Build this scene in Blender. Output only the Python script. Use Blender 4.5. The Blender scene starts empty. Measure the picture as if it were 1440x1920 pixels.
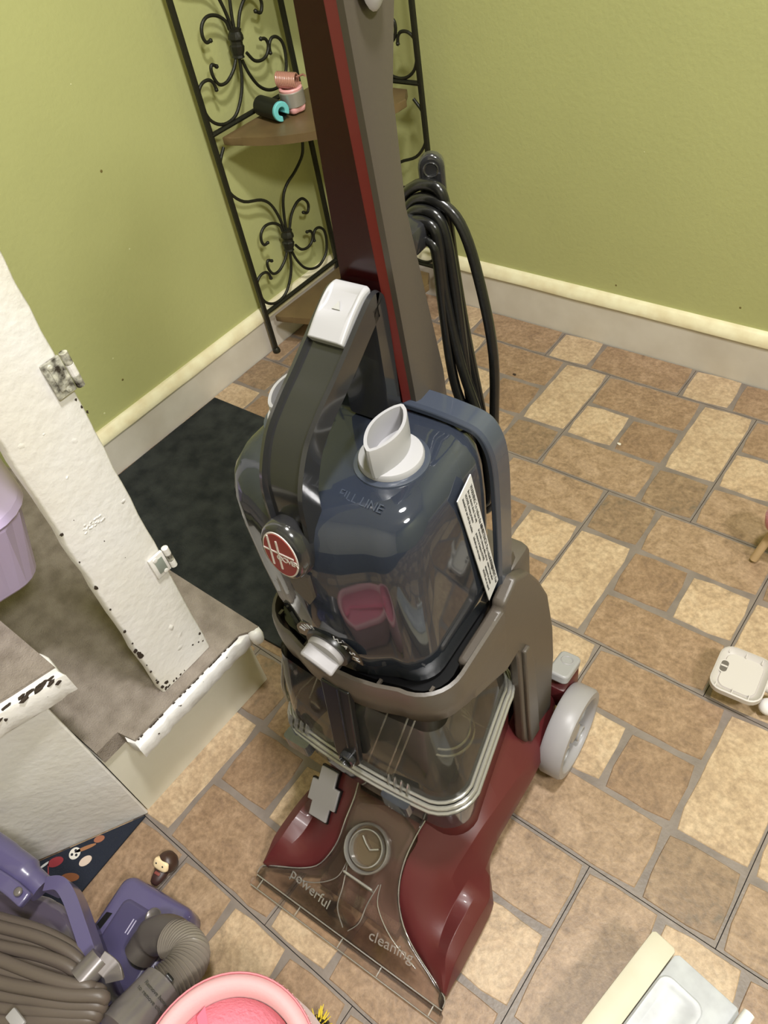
import bpy, bmesh, math, random
from mathutils import Vector, Matrix
random.seed(7)
PI = math.pi
SC = bpy.context.scene
COL = SC.collection

# ------------------------------------------------------------------ camera, world, lamps, exposure
cam_data = bpy.data.cameras.new('camera')
cam = bpy.data.objects.new('camera', cam_data); COL.objects.link(cam)
R = [[0.779755, -0.372106, 0.503507], [0.60769, 0.643333, -0.465656], [-0.150649, 0.669074, 0.727767]]
P = (1.3188, -1.3389, 1.0695)
cam.matrix_world = Matrix([[R[0][0], R[0][1], R[0][2], P[0]], [R[1][0], R[1][1], R[1][2], P[1]], [R[2][0], R[2][1], R[2][2], P[2]], [0, 0, 0, 1]])
cam_data.sensor_fit = 'VERTICAL'; cam_data.sensor_height = 24.0
cam_data.lens = 24.0 * 1440.39 / 1920.0
cam_data.clip_start = 0.02
SC.camera = cam
w = bpy.data.worlds.new('world'); SC.world = w; w.use_nodes = True
w.node_tree.nodes['Background'].inputs[0].default_value = (0.8, 0.78, 0.72, 1)
w.node_tree.nodes['Background'].inputs[1].default_value = 0.3
def area(name, loc, size, power, col, target):
    l = bpy.data.lights.new(name, 'AREA'); l.shape = 'DISK'; l.size = size; l.energy = power; l.color = col
    o = bpy.data.objects.new(name, l); COL.objects.link(o); o.location = loc
    d = Vector(target) - Vector(loc); o.rotation_euler = d.to_track_quat('-Z', 'Y').to_euler()
area('ceiling_lamp', (1.35, -0.95, 2.36), 0.20, 37, (1.0, 0.98, 0.955), (1.1, -0.9, 0))
area('fill_lamp', (2.5, -1.38, 2.36), 0.35, 46, (1.0, 0.98, 0.96), (1.3, -1.2, 0.3))  # added fill lamp with no known fixture, placed to shape the post shadow
SC.view_settings.view_transform = 'Standard'; SC.view_settings.look = 'None'
SC.view_settings.gamma = 1.0; SC.view_settings.use_curve_mapping = False
SC.view_settings.exposure = 0.0

# ------------------------------------------------------------------ helpers
def lin(r, g, b):
    f = lambda c: (c/255/12.92) if c/255 <= 0.04045 else ((c/255+0.055)/1.055)**2.4
    return (f(r), f(g), f(b), 1)
def mat(name, col, rough=0.5, metal=0.0, spec=0.5, coat=0.0, alpha=1.0, bump=0.0, bscale=60, var=0.0, vscale=8, col2=None, sheen=0):
    m = bpy.data.materials.new(name); m.use_nodes = True
    nt = m.node_tree; b = nt.nodes['Principled BSDF']
    b.inputs['Base Color'].default_value = col; b.inputs['Roughness'].default_value = rough
    b.inputs['Metallic'].default_value = metal; b.inputs['Specular IOR Level'].default_value = spec
    b.inputs['Coat Weight'].default_value = coat; b.inputs['Coat Roughness'].default_value = 0.06
    b.inputs['Alpha'].default_value = alpha
    if sheen: b.inputs['Sheen Weight'].default_value = sheen
    tc = nt.nodes.new('ShaderNodeTexCoord')
    if var > 0 or col2:
        n = nt.nodes.new('ShaderNodeTexNoise'); n.inputs['Scale'].default_value = vscale; n.inputs['Detail'].default_value = 6
        nt.links.new(tc.outputs['Object'], n.inputs['Vector'])
        mx = nt.nodes.new('ShaderNodeMix'); mx.data_type = 'RGBA'
        mx.inputs['A'].default_value = col
        mx.inputs['B'].default_value = col2 if col2 else tuple(c*(1-var) for c in col[:3])+(1,)
        rp = nt.nodes.new('ShaderNodeValToRGB'); rp.color_ramp.elements[0].position = 0.35; rp.color_ramp.elements[1].position = 0.68
        nt.links.new(n.outputs['Fac'], rp.inputs['Fac']); nt.links.new(rp.outputs['Color'], mx.inputs['Factor'])
        nt.links.new(mx.outputs['Result'], b.inputs['Base Color'])
    if bump > 0:
        n2 = nt.nodes.new('ShaderNodeTexNoise'); n2.inputs['Scale'].default_value = bscale; n2.inputs['Detail'].default_value = 4
        nt.links.new(tc.outputs['Object'], n2.inputs['Vector'])
        bp = nt.nodes.new('ShaderNodeBump'); bp.inputs['Strength'].default_value = bump; bp.inputs['Distance'].default_value = 0.002
        nt.links.new(n2.outputs['Fac'], bp.inputs['Height']); nt.links.new(bp.outputs['Normal'], b.inputs['Normal'])
    return m
def clear_mat(name, tint, refl=0.10, rough=0.06, haze=0.0, hazecol=(0.5, 0.48, 0.45, 1), ior=1.35):
    # thin clear moulded plastic: transmitted tint, surface reflection by Fresnel, a little haze for scuffs and painted rim highlights
    m = bpy.data.materials.new(name); m.use_nodes = True; nt = m.node_tree; nt.nodes.clear()
    out = nt.nodes.new('ShaderNodeOutputMaterial'); tr = nt.nodes.new('ShaderNodeBsdfTransparent'); tr.inputs[0].default_value = tint
    gl = nt.nodes.new('ShaderNodeBsdfGlossy'); gl.inputs['Roughness'].default_value = rough
    df = nt.nodes.new('ShaderNodeBsdfDiffuse'); df.inputs[0].default_value = hazecol
    fr = nt.nodes.new('ShaderNodeFresnel'); fr.inputs[0].default_value = ior
    m1 = nt.nodes.new('ShaderNodeMixShader'); m1.inputs[0].default_value = haze
    m2 = nt.nodes.new('ShaderNodeMixShader'); ad = nt.nodes.new('ShaderNodeMath'); ad.operation = 'ADD'; ad.inputs[1].default_value = refl; ad.use_clamp = True
    nt.links.new(tr.outputs[0], m1.inputs[1]); nt.links.new(df.outputs[0], m1.inputs[2])
    nt.links.new(fr.outputs[0], ad.inputs[0]); nt.links.new(ad.outputs[0], m2.inputs[0])
    nt.links.new(m1.outputs[0], m2.inputs[1]); nt.links.new(gl.outputs[0], m2.inputs[2]); nt.links.new(m2.outputs[0], out.inputs[0])
    return m
def link(name, me, m=None, parent=None, loc=None, rot=None):
    o = bpy.data.objects.new(name, me); COL.objects.link(o)
    if m is not None:
        me.materials.clear()
        for mm in (m if isinstance(m, (list, tuple)) else [m]): me.materials.append(mm)
    if parent is not None: o.parent = parent
    if loc is not None: o.location = loc
    if rot is not None: o.rotation_euler = rot
    return o
def smooth(me, ang=35):
    for p in me.polygons: p.use_smooth = True
    me.set_sharp_from_angle(angle=math.radians(ang))
def thing(name, label, cat, loc=(0, 0, 0), rotz=0, group=None):
    o = bpy.data.objects.new(name, None); COL.objects.link(o); o.location = loc; o.rotation_euler = (0, 0, rotz)
    o.empty_display_size = 0.05
    return tag(o, label, cat, group)
def tag(o, label, cat, group=None):
    o['label'] = label; o['category'] = cat
    if group: o['group'] = group
    return o
class MB:
    def __init__(s): s.bm = bmesh.new()
    def verts(s, pts): return [s.bm.verts.new(p) for p in pts]
    def face(s, vs, mi=0):
        try:
            f = s.bm.faces.new(vs); f.material_index = mi; return f
        except ValueError: return None
    def box(s, c, size, M=None, bevel=0, seg=2):
        mtx = Matrix.Translation(c) @ Matrix.Diagonal((size[0], size[1], size[2], 1))
        if M is not None: mtx = M @ mtx
        r = bmesh.ops.create_cube(s.bm, size=1, matrix=mtx)
        if bevel > 0:
            es = list({e for v in r['verts'] for e in v.link_edges})
            bmesh.ops.bevel(s.bm, geom=es, offset=bevel, segments=seg, profile=0.5, affect='EDGES')
        return s
    def loft(s, rings, closed=True, cap0=True, cap1=True):
        vr = [s.verts(r) for r in rings]; n = len(vr[0])
        for a, b in zip(vr, vr[1:]):
            for i in range(n if closed else n-1):
                j = (i+1) % n
                s.face([a[i], a[j], b[j], b[i]])
        if cap0 and closed: s.face(vr[0][::-1])
        if cap1 and closed: s.face(vr[-1])
        return s
    def tube(s, pts, r, n=10, cap=True, closed=False):
        pts = [Vector(p) for p in pts]; N = len(pts)
        rr = r if isinstance(r, (list, tuple)) else [r]*N
        rings = []; up = None
        for i, p in enumerate(pts):
            if closed: d = pts[(i+1) % N]-pts[i-1]
            else: d = pts[min(i+1, N-1)]-pts[max(i-1, 0)]
            d.normalize()
            if up is None:
                up = Vector((0, 0, 1)) if abs(d.z) < 0.9 else Vector((1, 0, 0))
            a = d.cross(up); 
            if a.length < 1e-6: a = d.orthogonal()
            a.normalize(); b = a.cross(d).normalized(); up = b
            rings.append([p + (a*math.cos(t)+b*math.sin(t))*rr[i] for t in [2*PI*k/n for k in range(n)]])
        if closed:
            rings.append(rings[0])
            vr = [s.verts(x) for x in rings[:-1]]; vr.append(vr[0])
            for a, b in zip(vr, vr[1:]):
                for i in range(n): s.face([a[i], a[(i+1) % n], b[(i+1) % n], b[i]])
            return s
        return s.loft(rings, True, cap, cap)
    def lathe(s, prof, M=None, n=32, cap=True):
        rings = [[(M or Matrix()) @ Vector((r*math.cos(t), r*math.sin(t), z)) for t in [2*PI*k/n for k in range(n)]] for r, z in prof]
        return s.loft(rings, True, cap, cap)
    def prism(s, poly, z0, z1, M=None, bevel=0):
        M = M or Matrix()
        a = s.verts([M @ Vector((x, y, z0)) for x, y in poly]); b = s.verts([M @ Vector((x, y, z1)) for x, y in poly])
        n = len(poly); fs = []
        for i in range(n): fs.append(s.face([a[i], a[(i+1) % n], b[(i+1) % n], b[i]]))
        fs.append(s.face(a[::-1])); fs.append(s.face(b))
        if bevel > 0:
            es = list({e for v in a+b for e in v.link_edges})
            bmesh.ops.bevel(s.bm, geom=es, offset=bevel, segments=2, profile=0.5, affect='EDGES')
        return s
    def mesh(s, name, sm=35, recalc=True):
        if recalc: bmesh.ops.recalc_face_normals(s.bm, faces=s.bm.faces)
        me = bpy.data.meshes.new(name); s.bm.to_mesh(me); s.bm.free()
        if sm: smooth(me, sm)
        return me
    def obj(s, name, m, parent=None, sm=35, loc=None, rot=None):
        return link(name, s.mesh(name, sm), m, parent, loc, rot)
def subsurf(o, lv=2):
    md = o.modifiers.new('subsurf', 'SUBSURF'); md.levels = lv; md.render_levels = lv; return o
def bev(o, wd=0.002, seg=2, ang=40):
    md = o.modifiers.new('bevel', 'BEVEL'); md.width = wd; md.segments = seg; md.limit_method = 'ANGLE'; md.angle_limit = math.radians(ang); return o
def solid(o, t=0.002, off=-1):
    md = o.modifiers.new('solid', 'SOLIDIFY'); md.thickness = t; md.offset = off; return o
def rrect(w, h, r, n=6, cx=0, cy=0):
    pts = []
    for (sx, sy, a0) in ((1, 1, 0), (-1, 1, 90), (-1, -1, 180), (1, -1, 270)):
        for k in range(n+1):
            a = math.radians(a0+90*k/n)
            pts.append((cx+sx*(w/2-r)+r*math.cos(a), cy+sy*(h/2-r)+r*math.sin(a)))
    return pts
def smoothpath(pts, k=6, closed=False):
    pts = [Vector(p) for p in pts]; out = []; n = len(pts)
    for i in range(n if closed else n-1):
        if closed: p0, p1, p2, p3 = pts[i-1], pts[i], pts[(i+1) % n], pts[(i+2) % n]
        else: p0, p1, p2, p3 = pts[max(i-1, 0)], pts[i], pts[i+1], pts[min(i+2, n-1)]
        for j in range(k):
            t = j/k
            out.append(0.5*((2*p1)+(-p0+p2)*t+(2*p0-5*p1+4*p2-p3)*t*t+(-p0+3*p1-3*p2+p3)*t**3))
    if not closed: out.append(pts[-1])
    return out
def text(name, s, size, m, parent, M, extrude=0.0003, align='CENTER', shear=0, space=1.0):
    cu = bpy.data.curves.new(name, 'FONT'); cu.body = s; cu.size = size; cu.extrude = extrude; cu.align_x = align; cu.align_y = 'CENTER'
    cu.shear = shear; cu.space_character = space; cu.resolution_u = 3
    o = bpy.data.objects.new(name, cu); me = bpy.data.meshes.new_from_object(o)
    bpy.data.objects.remove(o); bpy.data.curves.remove(cu); me.name = name
    me.transform(M)
    return link(name, me, m, parent)
def basis(o, x, y):      # matrix with local x,y axes mapped to given directions
    x = Vector(x).normalized(); y = Vector(y); z = x.cross(y).normalized(); y = z.cross(x)
    return Matrix([[x[0], y[0], z[0], o[0]], [x[1], y[1], z[1], o[1]], [x[2], y[2], z[2], o[2]], [0, 0, 0, 1]])

# ------------------------------------------------------------------ materials of the room
M_green = mat('green_wall_paint', lin(178, 180, 124), rough=0.42, spec=0.35, bump=0.25, bscale=120, var=0.06, vscale=3)
M_white = mat('chipped_white_paint', lin(232, 230, 230), rough=0.4, bump=0.5, bscale=90, col2=lin(224, 219, 210), vscale=5)
M_trim = mat('baseboard_paint', lin(212, 206, 196), rough=0.45, bump=0.2, bscale=40, col2=lin(196, 188, 176), vscale=9)
M_cap = mat('cream_cap_paint', lin(234, 228, 196), rough=0.4, bump=0.3, bscale=60, col2=lin(220, 208, 172), vscale=25)
M_ceil = mat('ceiling_paint', lin(232, 228, 214), rough=0.8)
M_grout = mat('grout_grey', lin(132, 121, 113), rough=0.42, bump=0.2, bscale=200, col2=lin(116, 106, 99), vscale=30)
M_sub = mat('dark_subfloor', lin(40, 34, 30), rough=0.8)
def stone(name, c1, c2, c3):
    m = bpy.data.materials.new(name); m.use_nodes = True; nt = m.node_tree; b = nt.nodes['Principled BSDF']
    tc = nt.nodes.new('ShaderNodeTexCoord')
    n1 = nt.nodes.new('ShaderNodeTexNoise'); n1.inputs['Scale'].default_value = 26; n1.inputs['Detail'].default_value = 9; n1.inputs['Roughness'].default_value = 0.68; n1.inputs['Distortion'].default_value = 0.9
    n2 = nt.nodes.new('ShaderNodeTexNoise'); n2.inputs['Scale'].default_value = 120; n2.inputs['Detail'].default_value = 8; n2.inputs['Roughness'].default_value = 0.7
    oi = nt.nodes.new('ShaderNodeObjectInfo')
    for n in (n1, n2): nt.links.new(tc.outputs['Object'], n.inputs['Vector'])
    r1 = nt.nodes.new('ShaderNodeValToRGB'); e = r1.color_ramp.elements
    e[0].position = 0.32; e[0].color = c3; e[1].position = 0.62; e[1].color = c1; k = e.new(0.46); k.color = c2
    nt.links.new(n1.outputs['Fac'], r1.inputs['Fac'])
    r2 = nt.nodes.new('ShaderNodeValToRGB'); e = r2.color_ramp.elements
    e[0].position = 0.33; e[0].color = (0.60, 0.55, 0.49, 1); e[1].position = 0.68; e[1].color = (1.24, 1.19, 1.11, 1)
    nt.links.new(n2.outputs['Fac'], r2.inputs['Fac'])
    mx = nt.nodes.new('ShaderNodeMix'); mx.data_type = 'RGBA'; mx.blend_type = 'MULTIPLY'; mx.inputs['Factor'].default_value = 0.8
    nt.links.new(r1.outputs['Color'], mx.inputs['A']); nt.links.new(r2.outputs['Color'], mx.inputs['B'])
    nt.links.new(mx.outputs['Result'], b.inputs['Base Color'])
    b.inputs['Roughness'].default_value = 0.36; b.inputs['Specular IOR Level'].default_value = 0.45
    bp = nt.nodes.new('ShaderNodeBump'); bp.inputs['Strength'].default_value = 0.35; bp.inputs['Distance'].default_value = 0.0012
    nt.links.new(n2.outputs['Fac'], bp.inputs['Height']); nt.links.new(bp.outputs['Normal'], b.inputs['Normal'])
    return m
STM = {
 'A': stone('stone_olive_brown', lin(152, 131, 108), lin(138, 117, 96), lin(118, 106, 92)),
 'B': stone('stone_tan_brown', lin(170, 147, 124), lin(156, 133, 109), lin(138, 117, 97)),
 'C': stone('stone_light_tan', lin(194, 174, 148), lin(182, 160, 134), lin(162, 142, 119)),
 'D': stone('stone_mid_brown', lin(156, 132, 109), lin(142, 118, 96), lin(126, 106, 90)),
 'E': stone('stone_pale_tan', lin(196, 176, 150), lin(184, 161, 134), lin(150, 134, 113)),
 'F': stone('stone_brown', lin(162, 138, 115), lin(148, 124, 101), lin(132, 110, 92)),
}

# ------------------------------------------------------------------ structure: floor, walls, ceiling
def struct(o): o['kind'] = 'structure'; return o
RX, RY, RH = 3.0, -3.0, 2.42
floor = struct(MB().box((RX/2, RY/2, -0.03), (RX+0.1, -RY+0.1, 0.05)).obj('floor', M_sub, sm=0))
struct(MB().box((-0.064, RY/2, RH/2), (0.1, -RY+0.4, RH+0.1)).obj('wall_left', M_green, sm=0))
struct(MB().box((RX/2, 0.064, RH/2), (RX+0.4, 0.1, RH+0.1)).obj('wall_back', M_green, sm=0))
struct(MB().box((RX+0.064, RY/2, RH/2), (0.1, -RY+0.4, RH+0.1)).obj('wall_right', M_green, sm=0))
struct(MB().box((RX/2, RY-0.064, RH/2), (RX+0.4, 0.1, RH+0.1)).obj('wall_front', M_ceil, sm=0))
struct(MB().box((RX/2, RY/2, RH+0.03), (RX+0.4, -RY+0.4, 0.06)).obj('ceiling', M_ceil, sm=0))
def board(name, M, L, h):
    # profile of a baseboard: flat board and a moulded cap; local x along the wall, y out of the wall
    p = [(-0.014, -0.004), (0.0, -0.004), (0.0, h-0.026), (-0.0015, h-0.025)]
    c = [(-0.014, h-0.025), (0.004, h-0.025), (0.0045, h-0.018), (0.001, h-0.012), (-0.003, h-0.004), (-0.008, h), (-0.014, h)]
    n = 24
    def run(prof, wob):
        rings = []
        for i in range(n+1):
            x = L*i/n; rings.append([M @ Vector((x, y + (random.uniform(-wob, wob) if y > -0.01 else 0), z + (random.uniform(-wob, wob) if z > 0.02 and y > -0.012 else 0))) for y, z in prof])
        return MB().loft(rings)
    o = struct(run(p, 0.0).obj(name, M_trim, sm=30))
    cp = run(c, 0.0005).obj('cap', M_cap, o, sm=40)
    return o
board('baseboard_left', Matrix(((0, 1, 0, 0), (-1, 0, 0, 0), (0, 0, 1, 0), (0, 0, 0, 1))), 1.03, 0.108)
board('baseboard_back', Matrix(((1, 0, 0, 0), (0, -1, 0, 0), (0, 0, 1, 0), (0, 0, 0, 1))), RX-0.02, 0.120)

# vinyl tiles, each printed and embossed with six stones; the seams between the squares show dark
U = 0.1016
RECT = {'A': (0, 0, 1, 1), 'B': (1, 0, 3, 1), 'C': (0, 1, 1, 3), 'D': (1, 1, 2, 2), 'E': (2, 1, 3, 2), 'F': (1, 2, 3, 3)}
G = 0.0043
def stone_mesh(nm, x0, y0, x1, y1, seed, stuff=None):
    rr = random.Random(seed); pts = []
    w_, h_ = x1-x0, y1-y0; step = 0.026; c = min(0.004, w_*0.2, h_*0.2)
    def edge(ax, ay, bx, by, nx, ny):
        n = max(2, int(math.hypot(bx-ax, by-ay)/step))
        for i in range(n):
            t = i/n; k = rr.uniform(-0.0010, 0.0010) if i else 0
            pts.append((ax+(bx-ax)*t+nx*k, ay+(by-ay)*t+ny*k))
    edge(x0+c, y0, x1-c, y0, 0, 1); edge(x1, y0+c, x1, y1-c, 1, 0); edge(x1-c, y1, x0+c, y1, 0, 1); edge(x0, y1-c, x0, y0+c, 1, 0)
    mb = stuff or MB(); cx, cy = (x0+x1)/2, (y0+y1)/2
    a = mb.verts([(x, y, -0.0010) for x, y in pts]); sh = 0.0009
    b = mb.verts([(x-(sh if x > cx else -sh), y-(sh if y > cy else -sh), 0.0) for x, y in pts])
    n = len(pts)
    for i in range(n): mb.face([a[i], a[(i+1) % n], b[(i+1) % n], b[i]])
    mb.face(b)
    if stuff: return None
    me = mb.mesh(nm, 12, recalc=False); me.materials.append(STM[nm]); return me
TILES = [(-0.0056, 0.2102, 0, 1), (0.2992, 0.2102, 0, 1), (0.604, 0.2102, 0, 1), (0.9088, 0.2102, 0, 1), (1.2136, 0.2102, 0, 0), (1.5184, 0.2102, 0, 0), (1.8232, 0.2102, 0, 0), (2.128, 0.2102, 0, 0), (2.4328, 0.2102, 0, 0), (2.7376, 0.2102, 0, 0), (-0.1526, -0.0946, 180, 1), (0.1522, -0.0946, 180, 1), (0.457, -0.0946, 180, 1), (0.7618, -0.0946, 180, 1), (1.0666, -0.0946, 180, 1), (1.3714, -0.0946, 180, 0), (1.6762, -0.0946, 180, 0), (1.981, -0.0946, 180, 0), (2.2858, -0.0946, 180, 0), (2.5906, -0.0946, 180, 0), (2.8954, -0.0946, 180, 0), (-0.0018, -0.3994, 0, 1), (0.303, -0.3994, 0, 1), (0.6078, -0.3994, 0, 1), (0.9126, -0.3994, 0, 1), (1.2174, -0.3994, 0, 1), (1.5222, -0.3994, 0, 0), (1.827, -0.3994, 0, 0), (2.1318, -0.3994, 0, 0), (2.4366, -0.3994, 0, 0), (2.7414, -0.3994, 0, 0), (-0.1646, -0.7042, 180, 1), (0.1402, -0.7042, 180, 1), (0.445, -0.7042, 180, 1), (0.7498, -0.7042, 180, 1), (1.0546, -0.7042, 180, 1), (1.3594, -0.7042, 180, 1), (1.6642, -0.7042, 180, 0), (1.969, -0.7042, 180, 0), (2.2738, -0.7042, 180, 0), (2.5786, -0.7042, 180, 0), (2.8834, -0.7042, 180, 0), (-0.0228, -1.009, 0, 1), (0.282, -1.009, 0, 1), (0.5868, -1.009, 0, 1), (0.8916, -1.009, 0, 1), (1.1964, -1.009, 90, 1), (1.5012, -1.009, 0, 0), (1.806, -1.009, 0, 0), (2.1108, -1.009, 0, 0), (2.4156, -1.009, 0, 0), (2.7204, -1.009, 0, 0), (-0.1758, -1.3138, 90, 0), (0.129, -1.3138, 90, 1), (0.4338, -1.3138, 90, 1), (0.7386, -1.3138, 90, 1), (1.0434, -1.3138, 90, 1), (1.3482, -1.3138, 90, 0), (1.653, -1.3138, 90, 0), (1.9578, -1.3138, 90, 0), (2.2626, -1.3138, 90, 0), (2.5674, -1.3138, 90, 0), (2.8722, -1.3138, 90, 0), (-0.2667, -1.6186, 0, 0), (0.0381, -1.6186, 0, 0), (0.3429, -1.6186, 0, 0), (0.6477, -1.6186, 0, 0), (0.9525, -1.6186, 0, 0), (1.2573, -1.6186, 0, 0), (1.5621, -1.6186, 0, 0), (1.8669, -1.6186, 0, 0), (2.1717, -1.6186, 0, 0), (2.4765, -1.6186, 0, 0), (2.7813, -1.6186, 0, 0)]
slab = MB().box((0, 0, -0.0025), (3*U-0.0011, 3*U-0.0011, 0.003)).mesh('vinyl_tile', 0); slab.materials.append(M_grout)
STME = {}
for k, (a, b, c, d) in RECT.items():
    STME[k] = stone_mesh(k, (a-1.5)*U+G, (1.5-d)*U+G, (c-1.5)*U-G, (1.5-b)*U-G, ord(k))
def clipr(r):
    return (max(r[0], 0.002), max(r[1], RY+0.003), min(r[2], RX-0.003), min(r[3], -0.002))
far_slab = MB(); far_stone = {k: MB() for k in RECT}
cs = {0: (1, 0), 90: (0, 1), 180: (-1, 0)}
for (tx, ty, rot, vis) in TILES:
    cx, cy = tx+1.5*U, ty-1.5*U; co, si = cs[rot]
    inside = tx >= 0 and tx+3*U <= RX and ty <= 0 and ty-3*U >= RY
    if vis and inside:
        t = link('vinyl_tile', slab, None, floor, (cx, cy, 0), (0, 0, math.radians(rot)))
        for k in RECT: link('stone', STME[k], None, t)
        continue
    r = clipr((tx+0.0005, ty-3*U+0.0005, tx+3*U-0.0005, ty-0.0005))
    if r[2]-r[0] < 0.01 or r[3]-r[1] < 0.01: continue
    tgt = None
    if vis:
        tgt = MB().box(((r[0]+r[2])/2, (r[1]+r[3])/2, -0.0025), (r[2]-r[0], r[3]-r[1], 0.003)).obj('vinyl_tile', M_grout, floor, sm=0)
    else: far_slab.box(((r[0]+r[2])/2, (r[1]+r[3])/2, -0.0025), (r[2]-r[0], r[3]-r[1], 0.003))
    for k, (a, b, c, d) in RECT.items():
        q = [((a-1.5)*U+G, (1.5-d)*U+G), ((c-1.5)*U-G, (1.5-b)*U-G)]
        q = [(x*co-y*si+cx, x*si+y*co+cy) for x, y in q]
        s = clipr((min(q[0][0], q[1][0]), min(q[0][1], q[1][1]), max(q[0][0], q[1][0]), max(q[0][1], q[1][1])))
        if s[2]-s[0] < 0.008 or s[3]-s[1] < 0.008: continue
        if vis: link('stone', stone_mesh(k, *s, ord(k)), None, tgt)
        else: stone_mesh(k, *s, ord(k), far_stone[k])
o = far_slab.obj('outer_vinyl_tiles', M_grout, floor, sm=0); o['kind'] = 'stuff'
for k in far_stone:
    o = far_stone[k].obj('outer_stones', STM[k], floor, sm=0); o['kind'] = 'stuff'

# ------------------------------------------------------------------ staircase (two lowest steps) and post
M_carpet = mat('grey_carpet', lin(152, 142, 133), rough=0.95, bump=0.9, bscale=500, col2=lin(128, 118, 109), vscale=40, spec=0.1)
M_chip = mat('bare_dark_wood', lin(46, 34, 24), rough=0.8)
M_riser = mat('aged_white_riser', lin(220, 216, 202), rough=0.45, bump=0.4, bscale=30, col2=lin(210, 206, 188), vscale=6)
st = thing('staircase', 'low worn staircase with chipped white edges and grey carpet treads beside the dark mat', 'stairs', (0.4, -1.3, 0))
inv = Matrix.Translation((-0.4, 1.3, 0))
def wob_bar(plan, z0, z1, amp=0.0020, step=0.010, seed=1):
    rr = random.Random(seed); pts = []
    for i in range(len(plan)):
        a = Vector(plan[i]); b = Vector(plan[(i+1) % len(plan)]); n = max(1, int((b-a).length/step))
        for k in range(n): pts.append(a+(b-a)*(k/n)+Vector((rr.uniform(-amp, amp), rr.uniform(-amp, amp))))
    mb = MB(); zs = [(z0, 0.001), (z0+0.0015, 0.0), ((z0+z1)/2, 0.0), (z1-0.0015, 0.0), (z1, 0.0015)]
    cx = sum(p[0] for p in pts)/len(pts); cy = sum(p[1] for p in pts)/len(pts)
    rings = []
    for z, ins in zs:
        rings.append([(p[0]-(ins if p[0] > cx else -ins), p[1]-(ins if p[1] > cy else -ins), z+rr.uniform(-0.0009, 0.0009)) for p in pts])
    return mb.loft([[inv @ Vector(q) for q in r] for r in rings])
MB().box(inv @ Vector((0.321, -1.175, 0.0825)), (0.634, 0.26, 0.165)).obj('riser', M_riser, st, sm=0)
wob_bar([(0.60, -1.052), (0.60, -1.270), (0.684, -1.266), (0.684, -1.056)], 0.163, 0.190, seed=3).obj('nosing', M_white, st, sm=50)
MB().prism([(0.004, -1.046), (0.006, -1.303), (0.645, -1.3035), (0.645, -1.268), (0.674, -1.262), (0.676, -1.07), (0.69, -1.052), (0.69, -1.044)], 0.166, 0.194, inv).obj('carpet', M_carpet, st, sm=0)
MB().lathe([(0.004, -0.013), (0.009, -0.012), (0.0105, 0), (0.009, 0.010), (0.004, 0.0125)], inv @ Matrix.Translation((0.689, -1.052, 0.181)), 12).obj('nosing_end', M_white, st, sm=60)
P0 = Vector((0.645, -1.3065)); D = Vector((-0.513, -0.859))
MB().prism([tuple(P0), tuple(P0+D*0.62), (0.004, -1.84), (0.004, -1.3065)], 0.0, 0.338, inv, bevel=0.004).obj('panel', M_white, st, sm=0)
wob_bar([(0.62, -1.270), (0.668, -1.272), (0.6465, -1.344), (0.49, -1.88), (0.40, -1.88), (0.56, -1.30)], 0.334, 0.369, seed=9, amp=0.002).obj('nosing', M_white, st, sm=50)
MB().prism([(0.004, -1.271), (0.652, -1.273), (0.632, -1.344), (0.478, -1.87), (0.004, -1.87)], 0.3385, 0.373, inv).obj('carpet', M_carpet, st, sm=0)
# dark flakes of bare wood where the paint has chipped away, lying in the paint layer along the nosings
def chip(mb, c, sx, sy, sz, seed):
    rr = random.Random(seed)
    bmv = bmesh.ops.create_icosphere(mb.bm, subdivisions=1, radius=1, matrix=Matrix.Translation(c) @ Matrix.Diagonal((sx, sy, sz, 1)))
    for v in bmv['verts']: v.co += Vector((rr.uniform(-1, 1)*sx, rr.uniform(-1, 1)*sy, rr.uniform(-1, 1)*sz))*0.3
mb = MB()
for (y, z, s) in ((-1.105, 0.187, 0.006), (-1.15, 0.187, 0.005), (-1.19, 0.187, 0.007), (-1.13, 0.175, 0.0025), (-1.175, 0.172, 0.002), (-1.235, 0.178, 0.0018)):
    chip(mb, inv @ Vector((0.6825, y, z)), 0.0022, s, 0.0022 if s > 0.003 else s, int(-y*1000))
for (y, z, s) in ((-1.281, 0.362, 0.005), (-1.288, 0.367, 0.006), (-1.30, 0.368, 0.008), (-1.318, 0.368, 0.007), (-1.30, 0.352, 0.0025), (-1.345, 0.355, 0.003), (-1.35, 0.36, 0.006)):
    chip(mb, inv @ Vector((0.6665+(y+1.272)*0.29, y, z)), 0.0025, s, 0.0026, int(-y*1000)+5)
rr = random.Random(21)
for k in range(34):
    y = rr.uniform(-1.258, -1.075); s = rr.uniform(0.0012, 0.0042)
    chip(mb, inv @ Vector((0.6765+(-y-1.07)*-0.006, y, 0.1905)), 0.0011, s, 0.0009, k)
for k in range(30):
    y = rr.uniform(-1.40, -1.280); s = rr.uniform(0.002, 0.0065)
    chip(mb, inv @ Vector((0.6630+(y+1.272)*0.29, y, 0.3695)), 0.0022, s, 0.0014, k)
o = mb.obj('chipped_patches', M_chip, st, sm=0); o['kind'] = 'stuff'

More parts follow.
